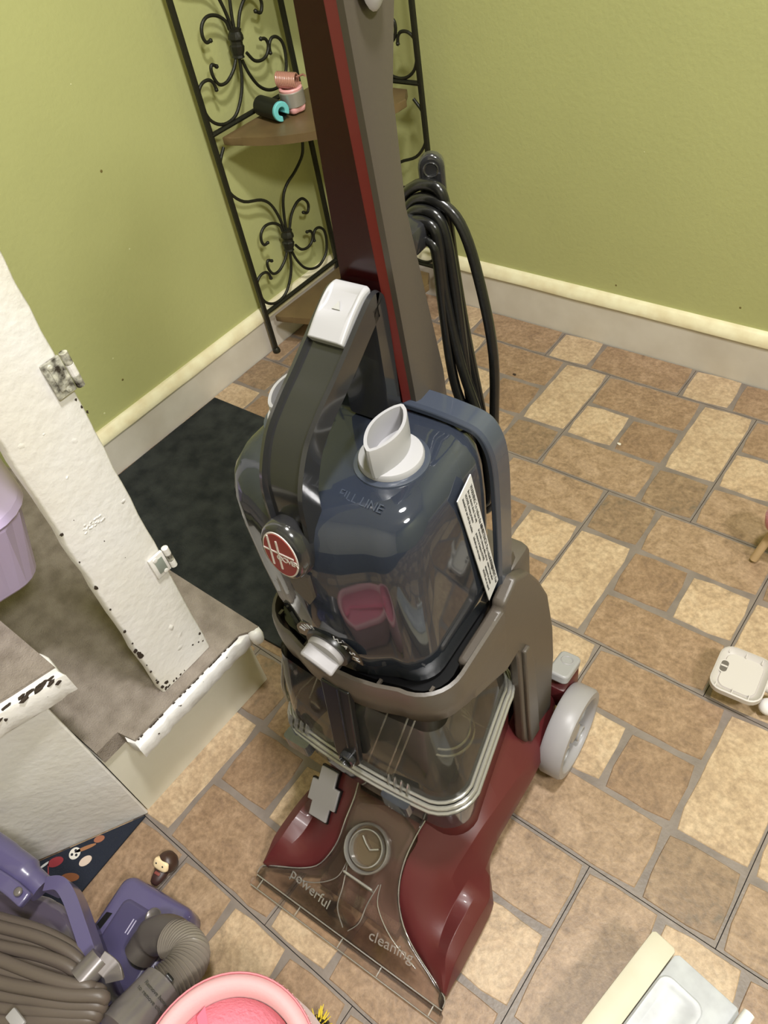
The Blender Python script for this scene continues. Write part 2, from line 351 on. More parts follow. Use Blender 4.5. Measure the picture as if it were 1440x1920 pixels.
M_metal_old = mat('painted_over_metal', lin(212, 210, 196), rough=0.4, metal=0.1, bump=0.8, bscale=160, col2=lin(52, 46, 40), vscale=110)
M_steel_old = mat('galvanised_plate', lin(168, 176, 168), rough=0.4, metal=0.4)
M_gap = mat('dark_gap', lin(30, 27, 22), rough=0.8)
po = thing('door_post', 'tall chipped white wooden post with two old hinges, standing on the carpeted step', 'post', (0.640, -1.150, 0.195))
def yl(z): return -1.1935+0.0275*(z-0.195)
def yr(z): return -1.1065+0.0262*(z-0.195)
rr = random.Random(5); rings = []
N = 90
for i in range(N+1):
    z = 0.195+(2.415-0.195)*i/N; a = rr.uniform(-0.0012, 0.0012) if i < 60 else 0; b = rr.uniform(-0.0010, 0.0010)
    x0, x1 = 0.637, 0.655
    y0, y1 = yl(z)+a, yr(z)+b
    c = 0.0025
    rings.append([(x-0.640, y+1.150, z-0.195) for x, y in ((x0, y0), (x1-c, y0), (x1, y0+c), (x1+rr.uniform(-0.0004, 0.0004), (y0*2+y1)/3), (x1+rr.uniform(-0.0004, 0.0004), (y0+2*y1)/3), (x1, y1-c), (x1-c, y1), (x0, y1))])
MB().loft(rings).obj('post', M_white, po, sm=50)
for (zc, big) in ((0.667, 1), (0.386, 0)):
    yc = yr(zc)-0.009; h = 0.040 if big else 0.034
    hz = MB().box((0.0175, yc+1.150, zc-0.195), (0.004, 0.021, h), bevel=0.0008).obj('hinge', M_metal_old if big else M_white, po)
    MB().box((0.0199, yc+1.150+0.0006, zc-0.195), (0.0012, 0.012, h*0.66), bevel=0.0004).obj('plate', M_metal_old if big else M_steel_old, hz)
    for k in (-1, 1):
        MB().lathe([(0.0035, 0), (0.003, 0.0012), (0.0, 0.0016)], Matrix.Translation((0.0196, yc+1.150-0.003*k, zc-0.195+k*h*0.36)) @ Matrix.Rotation(PI/2, 4, 'Y'), 10).obj('screw', M_metal_old if big else M_white, hz)
    for k in range(3):
        MB().lathe([(0.0040, -h*0.163), (0.0044, -h*0.158), (0.0044, h*0.158), (0.0040, h*0.163)], Matrix.Translation((0.0185, yr(zc)+0.0065+1.150, zc-0.195+(k-1)*h*0.333)), 12).obj('knuckle', [M_metal_old, M_white, M_metal_old][k] if big else [M_white, M_metal_old, M_white][k], hz, sm=25)
mb = MB()
for (y, z, s) in [(-1.1925+0.0275*(zz-0.195), zz, ss) for zz, ss in ((0.221, .0030), (0.226, .0016), (0.247, .0022), (0.262, .0014), (0.283, .0062), (0.289, .0040), (0.312, .0016), (0.338, .0030), (0.383, .0018), (0.424, .0036), (0.47, .0014), (0.515, .0026))]+[(-1.1915+0.0025*q_, 0.198, 0.0024) for q_ in (1, 3, 4, 7, 9, 12, 15)]+[(-1.1905, 0.206, 0.004), (-1.183, 0.207, 0.004), (-1.1905, 0.29, 0.004), (-1.1915, 0.298, 0.004), (-1.187, 0.2, 0.003), (-1.111, 0.215, 0.002), (-1.117, 0.22, 0.0018), (-1.126, 0.225, 0.0018), (-1.110, 0.232, 0.003), (-1.098, 0.635, 0.0018), (-1.0965, 0.625, 0.0018), (-1.094, 0.616, 0.0022), (-1.15, 0.47, 0.0008), (-1.165, 0.52, 0.0009), (-1.14, 0.43, 0.0007)]:
    chip(mb, Vector((0.0148, y+1.150, z-0.195)), 0.0008, s*0.8, s, int(-y*1000))
o = mb.obj('chipped_patches', M_chip, po, sm=0); o['kind'] = 'stuff'
# painted-over bumps and drips
mb = MB()
for i in range(16):
    z = rr.uniform(0.205, 0.80); y = rr.uniform(yl(z)+0.005, yr(z)-0.004)
    s = rr.choice((0.0014, 0.002, 0.0045, 0.006))
    chip(mb, Vector((0.0148, y+1.150, z-0.195)), 0.0005, s, s*0.8, i)
chip(mb, Vector((0.0155, -1.138+1.150, 0.283-0.195)), 0.0016, 0.005, 0.005, 99)
for k in range(22):
    z = 0.50+rr.uniform(-0.006, 0.006); chip(mb, Vector((0.0150, -1.150+0.0012*k+1.150-0.012, z-0.195)), 0.0007, 0.0022, 0.0016, k)
o = mb.obj('paint_blisters', M_white, po, sm=60); o['kind'] = 'stuff'

# small marks on the painted walls
wl_ = bpy.data.objects['wall_left']; wb_ = bpy.data.objects['wall_back']
M_mark = mat('brown_scuff', lin(112, 100, 52), rough=0.6); M_mark2 = mat('bare_filler_spot', lin(206, 208, 160), rough=0.6)
for (p, r, m) in (((-0.0138, -0.6032, 0.5457), .0028, M_mark), ((-0.0138, -0.6125, 0.3967), .0018, M_mark2), ((-0.0138, -0.7473, 0.1713), .0026, M_mark), ((-0.0138, -0.8166, 0.1326), .0022, M_mark2), ((-0.0138, -0.7452, 0.2244), .0016, M_mark2), ((-0.0138, -0.5923, 0.6887), .0014, M_mark2)):
    MB().lathe([(0, .0004), (r*.7, .0003), (r, 0)], Matrix.Translation(p) @ Matrix.Rotation(PI/2, 4, 'Y'), 9).obj('scuff', m, wl_, sm=0)
for (p, r, m) in (((0.7097, 0.0138, 0.1411), .0022, M_mark), ((0.9642, 0.0138, 0.1568), .0022, M_mark), ((0.7437, 0.0138, 0.4227), .0012, M_mark2)):
    MB().lathe([(0, .0004), (r*.7, .0003), (r, 0)], Matrix.Translation(p) @ Matrix.Rotation(PI/2, 4, 'X'), 9).obj('scuff', m, wb_, sm=0)
for nm, c, s, lab, col in (('crumb', (0.5812, -0.1854, 0.0000), .0042, 'tiny dark crumb on the tiles between the cord and the back wall', lin(44, 30, 20)), ('paper_scrap', (0.8737, -0.2791, 0.0000), .0040, 'tiny white scrap on the tiles right of the blue tank', lin(214, 206, 190))):
    mb = MB(); chip(mb, Vector((0, 0, s*.36)), s, s*.7, s*.35, 8); tag(mb.obj(nm, mat(nm, col, rough=0.8), sm=0, loc=c), lab, 'debris')

# ------------------------------------------------------------------ mats on the floor
M_mat = mat('charcoal_mat', lin(58, 61, 60), rough=0.95, bump=1.0, bscale=400, col2=lin(38, 41, 42), vscale=30, spec=0.15)
def slab_plan(poly, z0, z1, name, m, label, cat, edge=0.002):
    mb = MB().prism(poly, z0, z1, bevel=edge); return tag(mb.obj(name, m, sm=40), label, cat)
slab_plan([(0.012, -0.574), (0.66, -0.556), (0.725, -0.60), (0.72, -0.985), (0.56, -0.994), (0.30, -1.02), (0.012, -1.035)], 0.0006, 0.0075, 'floor_mat', M_mat, 'flat charcoal black doormat between the left wall and the stairs', 'mat')
M_navy = mat('navy_rug', lin(24, 30, 44), rough=0.9, bump=0.5, bscale=400)
rug = slab_plan([(0.644, -1.3125), (0.652, -1.475), (0.547, -1.475)], 0.0006, 0.0046, 'printed_rug', M_navy, 'navy rug printed with sports balls and rackets, beside the white stair panel', 'rug', 0.001)
def ell(c, a, b, ang, n=20):
    return [(c[0]+a*math.cos(t)*math.cos(ang)-b*math.sin(t)*math.sin(ang), c[1]+a*math.cos(t)*math.sin(ang)+b*math.sin(t)*math.cos(ang)) for t in [2*PI*k/n for k in range(n)]]
def pr_(name, poly, c, z=0.0047):
    return MB().prism(poly, z, z+0.0003).obj(name, mat('print_'+name, c, rough=0.85), rug, sm=0)
b1 = (0.5990, -1.4105, 0.0050); pr_('soccer_ball_print', ell(b1, 0.0085, 0.0085, 0), lin(214, 210, 200))
for k in range(3):
    a = k*2.1; pr_('ball_patch', ell((b1[0]+0.004*math.cos(a), b1[1]+0.004*math.sin(a)), 0.0022, 0.002, 0, 6), lin(30, 32, 40), 0.0051)
b2 = (0.6212, -1.4075, 0.0050); pr_('baseball_print', ell(b2, 0.0095, 0.0065, 1.2), lin(206, 186, 170))
b3 = (0.5849, -1.4348, 0.0050); pr_('racket_print', ell(b3, 0.0115, 0.007, 0.9), lin(138, 44, 52))
b4 = (0.5944, -1.4536, 0.0050); pr_('racket_handle_print', [(b3[0]-0.009, b3[1]-0.006), (b3[0]-0.007, b3[1]-0.009), (b4[0]+0.001, b4[1]-0.002), (b4[0]-0.001, b4[1]+0.001)], lin(150, 60, 60))
b5 = (0.6209, -1.4349, 0.0050); pr_('football_print', ell(b5, 0.014, 0.006, 0.6), lin(120, 72, 40))
b6 = (0.6131, -1.3761, 0.0050); pr_('cricket_ball_print', ell(b6, 0.008, 0.005, 0.9), lin(150, 96, 70))
b7 = (0.6062, -1.3964, 0.0050); pr_('bat_print', ell(b7, 0.016, 0.0028, 1.0), lin(150, 104, 70))
b8 = (0.6047, -1.4524, 0.0050); pr_('tennis_ball_print', ell(b8, 0.006, 0.005, 0.3), lin(200, 206, 130))
b9 = (0.5745, -1.4474, 0.0050); pr_('arc_print', ell(b9, 0.0080, 0.0018, 1.3), lin(200, 200, 200))

# ------------------------------------------------------------------ wrought-iron corner rack
M_iron = mat('black_wrought_iron', lin(34, 34, 26), rough=0.45, metal=0.3, bump=0.4, bscale=150)
M_wood = mat('brown_shelf_wood', lin(112, 92, 62), rough=0.45, var=0.25, vscale=14, bump=0.1, bscale=60)
rk = thing('corner_rack', 'black wrought iron corner rack with scrolled side panels and rounded wooden shelves', 'rack', (0.016, -0.03, 0))
RO = Vector((0.016, -0.03, 0))
SCR = [
[(0.0222, 0.3804), (0.0015, 0.355), (-0.0037, 0.3259), (0.0049, 0.2932), (0.0329, 0.2616), (0.079, 0.2437), (0.103, 0.2206), (0.1168, 0.1821), (0.1223, 0.1422)],
[(0.2397, 0.331), (0.2356, 0.300), (0.2256, 0.277), (0.1952, 0.2559), (0.161, 0.2404), (0.1415, 0.2182), (0.1315, 0.183), (0.1261, 0.1445)],
[(0.1151, 0.1529), (0.1112, 0.1689), (0.0925, 0.1834), (0.0703, 0.1876), (0.0539, 0.1787), (0.0487, 0.1624), (0.0538, 0.151), (0.0644, 0.1507)],
[(0.1387, 0.1498), (0.1515, 0.1716), (0.1727, 0.189), (0.194, 0.1926), (0.2077, 0.181), (0.2107, 0.1674), (0.2028, 0.1554), (0.1907, 0.1612)],
[(0.1116, 0.1026), (0.0985, 0.0875), (0.0764, 0.0753), (0.0569, 0.0767), (0.0476, 0.0912), (0.0462, 0.1066), (0.0514, 0.1138), (0.0612, 0.1076)],
[(0.1212, 0.1012), (0.1148, 0.0692), (0.1001, 0.0392), (0.0739, 0.0133), (0.0393, 0.01), (0.0127, 0.0259), (-0.0013, 0.0534), (0.0025, 0.0813), (0.0169, 0.0935), (0.0338, 0.0933), (0.0427, 0.0847), (0.0452, 0.072)],
[(0.1427, 0.1045), (0.1569, 0.086), (0.1757, 0.0799), (0.1929, 0.084), (0.2028, 0.0975), (0.1992, 0.1104), (0.1875, 0.1145)],
[(0.127, 0.0963), (0.1354, 0.0693), (0.1519, 0.0413), (0.1756, 0.0244), (0.2043, 0.0204), (0.2311, 0.0353), (0.2425, 0.0621), (0.2427, 0.0884), (0.2314, 0.1034), (0.2166, 0.1071), (0.2056, 0.0979), (0.2036, 0.084)]]
def pt_left(a, z): return Vector((0.018, -0.367+a, z))-RO
def pt_back(a, z): return Vector((0.288-a, -0.034, z))-RO
PH = 0.408
for side, f, nlev in (('l', pt_left, 3), ('b', pt_back, 3)):
    for nm, a in (('front_post', 0.0), ('rear_post', 0.262)):
        p = MB().box((0, 0, 0.71), (0.0095, 0.0095, 1.40), bevel=0.0015).obj(nm, M_iron, rk, loc=tuple(f(a, 0)))
        MB().lathe([(0.009, 0.0), (0.0095, 0.004), (0.008, 0.010), (0.0055, 0.013)], None, 14).obj('foot_cap', M_iron, p)
    for lv in range(4):
        z = 0.108+PH*lv
        MB().tube([f(0, z), f(0.262, z)], 0.0052, 8).obj('crossbar', M_iron, rk)
for f in (pt_left, pt_back):
    for lv in range(3):
        z0 = 0.105+PH*lv
        if lv == 2 : pass
        for s in SCR:
            q = [(min(max(a, 0.0015), 0.2605), z) for a, z in s]
            path = smoothpath([f(a, z0+z) for a, z in q], 4)
            n = len(path); rad = [0.0033]*n
            o = MB().tube(path, rad, 8)
            bmesh.ops.create_icosphere(o.bm, subdivisions=1, radius=0.0046, matrix=Matrix.Translation(path[-1]))
            o.obj('scroll', M_iron, rk, sm=60)
        c = f(0.124, z0+0.127); ax = (f(0.131, z0+0.154)-f(0.121, z0+0.100)).normalized()
        Mx = basis(c, ax.cross(Vector((1, 1, 0))), ax)
        b_ = MB(); Mx = Matrix.Translation(c) @ ax.to_track_quat('Z', 'Y').to_matrix().to_4x4()
        b_.lathe([(0.008, -0.026), (0.0125, -0.024), (0.011, -0.020), (0.0135, -0.012), (0.0145, -0.005), (0.012, -0.002), (0.012, 0.003), (0.015, 0.007), (0.0145, 0.013), (0.0115, 0.019), (0.0125, 0.024), (0.008, 0.026)], Mx, 8)
        b_.obj('collar', M_iron, rk, sm=30)
def shelf(z, r=0.0):
    P = [(0.028, -0.350), (0.030, -0.06), (0.06, -0.045), (0.262, -0.045), (0.268, -0.062)]
    c = Vector((0.03, -0.05)); out = list(P)
    for k in range(1, 16):
        a = math.radians(-3-84*k/16); R_ = 0.245+0.065*math.sin(math.radians(5.6*k)) if 0 else 0.262+0.030*(k/16)
        out.append((c.x+R_*math.cos(a), c.y+R_*math.sin(a)))
    out.append((0.045, -0.347))
    MB().prism([(x-RO.x, y-RO.y) for x, y in out], z-0.016, z, bevel=0.002).obj('shelf', M_wood, rk, sm=30)
shelf(0.084+0.012); shelf(0.504+0.004); shelf(0.92)
hk = smoothpath([Vector((0.068, -0.262, 0.489))-RO, Vector((0.068, -0.262, 0.480))-RO, Vector((0.062, -0.268, 0.473))-RO, Vector((0.053, -0.277, 0.475))-RO], 5)
MB().tube(hk, 0.0028, 8).obj('hook', M_iron, rk)
# things on the upper shelf
M_teal = mat('turquoise_foam', lin(112, 196, 200), rough=0.6); M_blk = mat('matt_black_sleeve', lin(20, 22, 18), rough=0.5)
t = thing('foam_tube', 'small black tube lined with split turquoise foam, lying on the rack shelf', 'tube', (0.072, -0.246, 0.5088), math.radians(-10)); t.scale = (1.1, 1.15, 1.15)
Mx = Matrix.Translation((0, 0, 0.0165)) @ Matrix.Rotation(PI/2, 4, 'Y')
MB().lathe([(0.0165, -0.030), (0.0165, 0.030), (0.0140, 0.030), (0.0135, -0.028)], Mx, 28, cap=False).obj('sleeve', M_blk, t)
ring = []
for (x, r0, r1) in ((-0.026, 0.0145, 0.0065), (0.036, 0.0160, 0.0070)):
    r = []
    for k in range(25):
        a = math.radians(-52+0)+math.radians(304)*k/24; r.append((x, r0*math.cos(a+0.3), 0.0165+r0*math.sin(a+0.3)))
    for k in range(24, -1, -1):
        a = math.radians(-52)+math.radians(304)*k/24; r.append((x, r1*math.cos(a+0.3), 0.0165+r1*math.sin(a+0.3)))
    ring.append(r)
bev(MB().loft(ring).obj('foam_liner', M_teal, t), 0.0015)
M_pink = mat('pale_pink_plastic', lin(238, 176, 178), rough=0.4); M_silver = mat('silver_band', lin(176, 172, 166), rough=0.35, metal=0.6); M_coil = mat('glitter_pink_coil', lin(178, 128, 112), rough=0.18, coat=0.8)
t = thing('pink_holder', 'small pink holder with silver band and glittery coil on the rack shelf', 'holder', (0.100, -0.207, 0.5085), math.radians(20)); t.scale = (1.15, 1.15, 1.15)
bd = []
for z, r in ((0.002, 0.014), (0.004, 0.0175), (0.011, 0.019), (0.013, 0.0185)):
    bd.append([(r*(1+0.10*math.cos(5*a))*math.cos(a), r*(1+0.10*math.cos(5*a))*math.sin(a), z) for a in [2*PI*k/40 for k in range(40)]])
MB().loft(bd).obj('petal_foot', M_pink, t, sm=60)
MB().lathe([(0.0205, 0.013), (0.0215, 0.014), (0.0215, 0.036), (0.0205, 0.037)], None, 36).obj('band', M_silver, t)
MB().lathe([(0.0195, 0.037), (0.0205, 0.040), (0.0195, 0.042), (0.016, 0.042), (0.015, 0.038)], None, 36).obj('rim', M_pink, t)
hx = []
for k in range(11*14):
    a = 2*PI*k/14; s = k/(11*14); hx.append(Vector((-0.020+0.036*s, 0.0115*math.cos(a), 0.054+0.0115*math.sin(a)-0.004*s)))
MB().tube(hx, 0.0018, 6).obj('coil', M_coil, t, sm=60)
MB().tube([(0.014, 0.004, 0.055), (0.026, 0.006, 0.058), (0.032, 0.001, 0.057)], 0.0018, 6).obj('coil_end', M_coil, t, sm=60)

# ------------------------------------------------------------------ upright carpet washer
TH = math.radians(4.0)
M_red = mat('dark_red_gloss', lin(88, 34, 36), rough=0.40, coat=0.10, spec=0.5)
M_red2 = mat('deep_red_handle', lin(44, 8, 8), rough=0.2, coat=0.1, spec=0.35)
M_red3 = mat('lit_red_bevel', lin(92, 28, 22), rough=0.35, coat=0.1)  # brighter red puts the light caught by the bevel into the colour
M_taupe = mat('taupe_grey_plastic', lin(80, 73, 66), rough=0.38, bump=0.06, bscale=300)
M_dgrey = mat('dark_grey_gloss', lin(40, 40, 42), rough=0.16, coat=0.5)
M_black = mat('black_plastic', lin(18, 18, 20), rough=0.3)
M_lgrey = mat('light_grey_plastic', lin(166, 165, 168), rough=0.35)
M_mgrey = mat('mid_grey_plastic', lin(154, 151, 154), rough=0.38)
M_cord = mat('black_cord_rubber', lin(24, 24, 24), rough=0.25, bump=0.2, bscale=90)
M_blue = clear_mat('smoky_blue_tank', (0.15, 0.18, 0.23, 1), refl=0.05, rough=0.05, haze=0.30, hazecol=lin(80, 88, 106))
M_bluerim = mat('blue_grey_rim', lin(60, 66, 79), rough=0.24, coat=0.3)
M_clear = clear_mat('clear_plastic', (0.95, 0.94, 0.91, 1), refl=0.01, rough=0.06, haze=0.06)
M_hood = clear_mat('clear_hood_plastic', (0.93, 0.89, 0.86, 1), refl=0.01, rough=0.12, haze=0.09, hazecol=lin(150, 132, 120))
M_clearrim = clear_mat('clear_rim_plastic', (0.80, 0.79, 0.76, 1), refl=0.16, rough=0.12, haze=0.26, hazecol=lin(222, 219, 212))  # whitish haze paints bright rim highlights into the clear plastic
M_basin = clear_mat('bluish_basin_plastic', (0.42, 0.45, 0.50, 1), refl=0.08, rough=0.08, haze=0.25, hazecol=lin(110, 114, 122))
M_stick = mat('white_sticker', lin(212, 212, 218), rough=0.4)
M_ink = mat('black_ink', lin(26, 26, 26), rough=0.5)
M_badge = mat('red_badge', lin(128, 18, 22), rough=0.2, coat=0.6)
M_badgew = mat('badge_silver', lin(206, 198, 194), rough=0.3)
cw = thing('carpet_washer', 'upright dark red and grey carpet washer with smoky blue tank above a clear tank', 'carpet washer', (0.99, -1.268, 0), TH)
A0 = -0.004
def mir(pts): return [(-p[0],)+tuple(p[1:]) for p in pts]
# --- red base body: two halves meeting under the tank, open at the front centre where the clear hood sits
SEC = [
 (0.018, [(.137,.022),(.1385,.024),(.140,.026),(.141,.027),(.142,.027),(.143,.025),(.144,.022),(.145,.016)]),
 (0.034, [(.102,.028),(.109,.032),(.116,.035),(.123,.038),(.130,.041),(.136,.041),(.142,.036),(.1455,.020)]),
 (0.050, [(.066,.036),(.080,.040),(.094,.042),(.106,.043),(.117,.047),(.129,.055),(.141,.048),(.147,.022)]),
 (0.075, [(.049,.072),(.064,.069),(.080,.062),(.096,.054),(.110,.048),(.127,.060),(.141,.050),(.147,.022)]),
 (0.105, [(.045,.102),(.062,.097),(.080,.088),(.097,.074),(.109,.056),(.127,.058),(.141,.048),(.147,.022)]),
 (0.135, [(.045,.120),(.062,.117),(.080,.108),(.100,.096),(.113,.070),(.126,.052),(.140,.042),(.144,.020)]),
 (0.155, [(.000,.135),(.050,.132),(.080,.124),(.105,.112),(.117,.084),(.124,.066),(.129,.048),(.130,.020)]),
 (0.185, [(.000,.145),(.050,.143),(.080,.135),(.109,.120),(.1195,.092),(.1225,.075),(.116,.045),(.110,.020)]),
 (0.220, [(.000,.150),(.050,.150),(.080,.142),(.112,.117),(.1215,.093),(.1235,.078),(.115,.045),(.107,.020)]),
 (0.300, [(.000,.150),(.050,.150),(.080,.140),(.116,.104),(.1225,.090),(.1245,.078),(.115,.045),(.106,.020)]),
 (0.360, [(.000,.150),(.050,.150),(.080,.140),(.110,.100),(.113,.088),(.1145,.078),(.110,.045),(.104,.020)]),
 (0.420, [(.000,.110),(.040,.110),(.070,.105),(.090,.085),(.093,.078),(.0945,.07),(.092,.04),(.090,.020)])]
def half(sg):
    rings = []
    DS = []
    for i in range(len(SEC)-1):
        p0, p1, p2, p3 = SEC[max(i-1, 0)], SEC[i], SEC[i+1], SEC[min(i+2, len(SEC)-1)]
        for j in range(4):
            t = j/4; lerp = lambda q: 0.5*((2*q[1])+(-q[0]+q[2])*t+(2*q[0]-5*q[1]+4*q[2]-q[3])*t*t+(-q[0]+3*q[1]-3*q[2]+q[3])*t**3)
            jump = abs(p1[1][0][0]-p2[1][0][0]) > 0.03 and p1[0] > 0.1
            if jump and j: continue
            DS.append((lerp([p0[0], p1[0], p2[0], p3[0]]) if not jump else p1[0], [(max(0.0, lerp([q[1][k][0] for q in (p0, p1, p2, p3)])), lerp([q[1][k][1] for q in (p0, p1, p2, p3)])) for k in range(8)] if j else p1[1]))
    DS.append(SEC[-1])
    for b, t in DS:
        r = [(a, b, c) for a, c in t]; ain = t[0][0]; aout = t[-1][0]
        r += [(aout-0.004, b, 0.010), ((ain+aout)/2, b, 0.009), (ain+0.001, b, 0.010), (ain, b, max(0.016, t[0][1]*0.5))]
        rings.append([(sg*x, y, z) for x, y, z in r])
    mb = MB().loft(rings)
    return mb.mesh('base_shell', 50)
mb = MB()
bsh = link('base_shell', half(1), M_red, cw); bev(bsh, 0.0025, 3, 24)
bsh2 = link('base_shell', half(-1), M_red, cw); bev(bsh2, 0.0025, 3, 24)
# cradle under the clear tank
def plan_ring(w0, w1, b0, b1, r, z, n=7, a0=0.0, bow=0.0):
    # rounded plan: front width w0 at b0, rear width w1 at b1
    pts = []
    for k in range(n+1):      # rear right corner -> rear left -> front left -> front right
        t = math.radians(0+90*k/n); pts.append((w1-r+r*math.cos(t), b1-r+r*math.sin(t)))
    for k in range(n+1):
        t = math.radians(90+90*k/n); pts.append((-w1+r+r*math.cos(t), b1-r+r*math.sin(t)))
    for k in range(n+1):
        t = math.radians(180+90*k/n); pts.append((-w0+r+r*math.cos(t), b0+r+r*math.sin(t)))
    for k in range(1, 6):
        x = (-w0+r)+(2*(w0-r))*k/6; pts.append((x, b0-bow*(1-(x/(w0-r))**2)))
    for k in range(n+1):
        t = math.radians(270+90*k/n); pts.append((w0-r+r*math.cos(t), b0+r+r*math.sin(t)))
    return [(x+a0, y, z) for x, y in pts]
MB().loft([plan_ring(.100, .080, .150, .33, .035, .110), plan_ring(.102, .082, .147, .33, .036, .165), plan_ring(.104, .083, .144, .33, .037, .190), plan_ring(.098, .078, .150, .32, .033, .196)]).obj('tank_cradle', M_red, cw, sm=50)
# under-body and rear black core
MB().box((0, 0.26, 0.030), (0.17, 0.30, 0.04), bevel=0.006).obj('underbody', M_black, cw)
MB().loft([plan_ring(.080, .075, .262, .40, .02, .10), plan_ring(.080, .072, .262, .385, .02, .30), plan_ring(.078, .070, .268, .36, .02, .425)]).obj('rear_housing', M_black, cw, sm=50)
MB().box((0.0, 0.41, 0.10), (0.15, 0.06, 0.075), bevel=0.008).obj('motor_cover', M_red, cw)
# brush housing and roller seen through the clear hood
MB().loft([[(x, 0.052+0.002*math.cos(x*60), 0.012), (x, 0.052, 0.03), (x, 0.075, 0.055), (x, 0.13, 0.100), (x, 0.15, 0.100), (x, 0.15, 0.012)] for x in (-0.056, -0.03, 0, 0.03, 0.056)]).obj('nozzle_housing', mat('plum_brown_plastic', lin(112, 86, 80), rough=0.4), cw, sm=30)
MB().tube([(-0.060, 0.048, 0.022), (0.060, 0.048, 0.022)], 0.010, 14).obj('brush_roller', mat('brush_fibre', lin(120, 96, 84), rough=0.9, bump=1, bscale=500), cw)
# --- clear hood: curved sheet from the round port down to the wide lip
rows = []
HB = [(-0.001, .146, .004, .004), (0.006, .146, .010, .009), (0.016, .143, .020, .014), (0.026, .118, .034, .024), (0.037, .090, .045, .034), (0.050, .068, .056, .044), (0.066, .054, .070, .066), (0.084, .047, .084, .086), (0.105, .0455, .106, .108), (0.130, .0465, .124, .122), (0.150, .050, .136, .134)]
for b, wd, cm, ce in HB:
    r = []
    for k in range(21):
        s = -1+2*k/20
        rib = 0.006*math.exp(-((abs(s*wd)-0.016)/0.006)**2) if b > 0.01 and b < 0.07 else 0
        r.append((s*wd, b, ce+(cm-ce)*(1-s*s)+0.0025+rib))
    rows.append(r)
hood = MB().loft(rows, closed=False).obj('clear_hood', M_hood, cw, sm=60); solid(hood, 0.0016)
for sg in (-1, 1):
    e = smoothpath([(sg*(wd), b, ce+0.0045) for b, wd, cm, ce in HB[1:]], 3)
    MB().tube(e, 0.0009, 6).obj('hood_edge', M_clearrim, hood, sm=60)
    MB().tube(smoothpath([(sg*0.100, 0.022, 0.026), (sg*0.060, 0.032, 0.044), (sg*0.032, 0.050, 0.062), (sg*0.026, 0.070, 0.078)], 5), 0.0008, 6).obj('hood_rib', M_clearrim, hood, sm=60)
    MB().tube(smoothpath([(sg*0.024, 0.068, 0.078), (sg*0.019, 0.045, 0.060), (sg*0.017, 0.025, 0.042), (sg*0.004, 0.012, 0.022)], 5), 0.0009, 6).obj('hood_rib', M_clearrim, hood, sm=60)
MB().prism(rrect(0.300, 0.012, 0.004, 4, 0, -0.0045), 0.002, 0.009).obj('nozzle_lip', M_hood, cw, sm=40)
MB().tube([(-0.147, -0.0105, 0.0085), (0.147, -0.0105, 0.0085)], 0.0009, 6).obj('lip_bead', M_clearrim, hood)
MB().tube([(-0.146, 0.0035, 0.0105), (0.146, 0.0035, 0.0105)], 0.0009, 6).obj('lip_bead', M_clearrim, hood)
for x in (-0.135, -0.07, 0.0, 0.06, 0.135):
    MB().box((x, -0.0035, 0.0095), (0.0012, 0.012, 0.002)).obj('lip_tab', M_clearrim, hood)
MB().box((0, 0.058, 0.078), (0.044, 0.003, 0.012), bevel=0.001).obj('port_bracket', M_clearrim, hood)
# round port
Mp = Matrix.Translation((A0, 0.092, 0.104)) @ Matrix.Rotation(math.radians(24), 4, 'X')
MB().lathe([(0.0285, -0.012), (0.030, -0.002), (0.030, 0.006), (0.0285, 0.008), (0.027, 0.006), (0.0265, -0.010)], Mp, 40, cap=False).obj('port_ring', M_clearrim, cw, sm=60)
MB().lathe([(0.0225, -0.006), (0.0225, 0.006), (0.021, 0.0065), (0.0205, -0.006)], Mp, 36, cap=False).obj('port_ring', M_clearrim, cw, sm=60)
MB().lathe([(0.026, -0.004), (0.026, -0.003)], Mp, 36).obj('port_window', clear_mat('port_glass', (0.62, 0.56, 0.50, 1), haze=0.25, hazecol=lin(150, 130, 108)), cw, sm=60)
MB().tube([Mp @ Vector(p) for p in ((-0.012, 0.010, 0.001), (-0.004, 0.004, 0.001), (0.004, 0.0, 0.001), (0.014, 0.006, 0.001))], 0.0012, 6).obj('port_spring', M_clearrim, cw)
tm = basis((-0.062, 0.0245, 0.0375), (1, -0.10, 0), (0, 0.80, 0.66))
text('hood_lettering', 'powerful', 0.019, M_clearrim, hood, tm, 0.0005)
text('hood_lettering', 'cleaning', 0.019, M_clearrim, hood, basis((0.064, 0.0245, 0.0375), (1, 0.10, 0), (0, 0.80, 0.66)), 0.0005)
# cross-shaped release latch
n_ = Vector((0, -0.62, 0.78)); 
Ml = basis((-0.0925, 0.118, 0.100), (1, 0.0, 0.18), (0, 0.80, 0.62))
cr = [(-.0115, .036), (.0115, .036), (.0115, .016), (.0195, .016), (.0195, -.012), (.0125, -.012), (.0125, -.030), (-.0125, -.030), (-.0125, -.012), (-.0195, -.012), (-.0195, .016), (-.0115, .016)]
cr = [(x*1.2, y) for x, y in cr]
MB().prism([(x*1.08, y*1.05) for x, y in cr], -0.004, 0.0012, Ml).obj('latch_recess_shade', M_black, cw)  # black sheet paints the shade in the recess around the latch
bev(MB().prism(cr, -0.002, 0.0042, Ml).obj('release_latch', M_mgrey, cw), 0.0012)
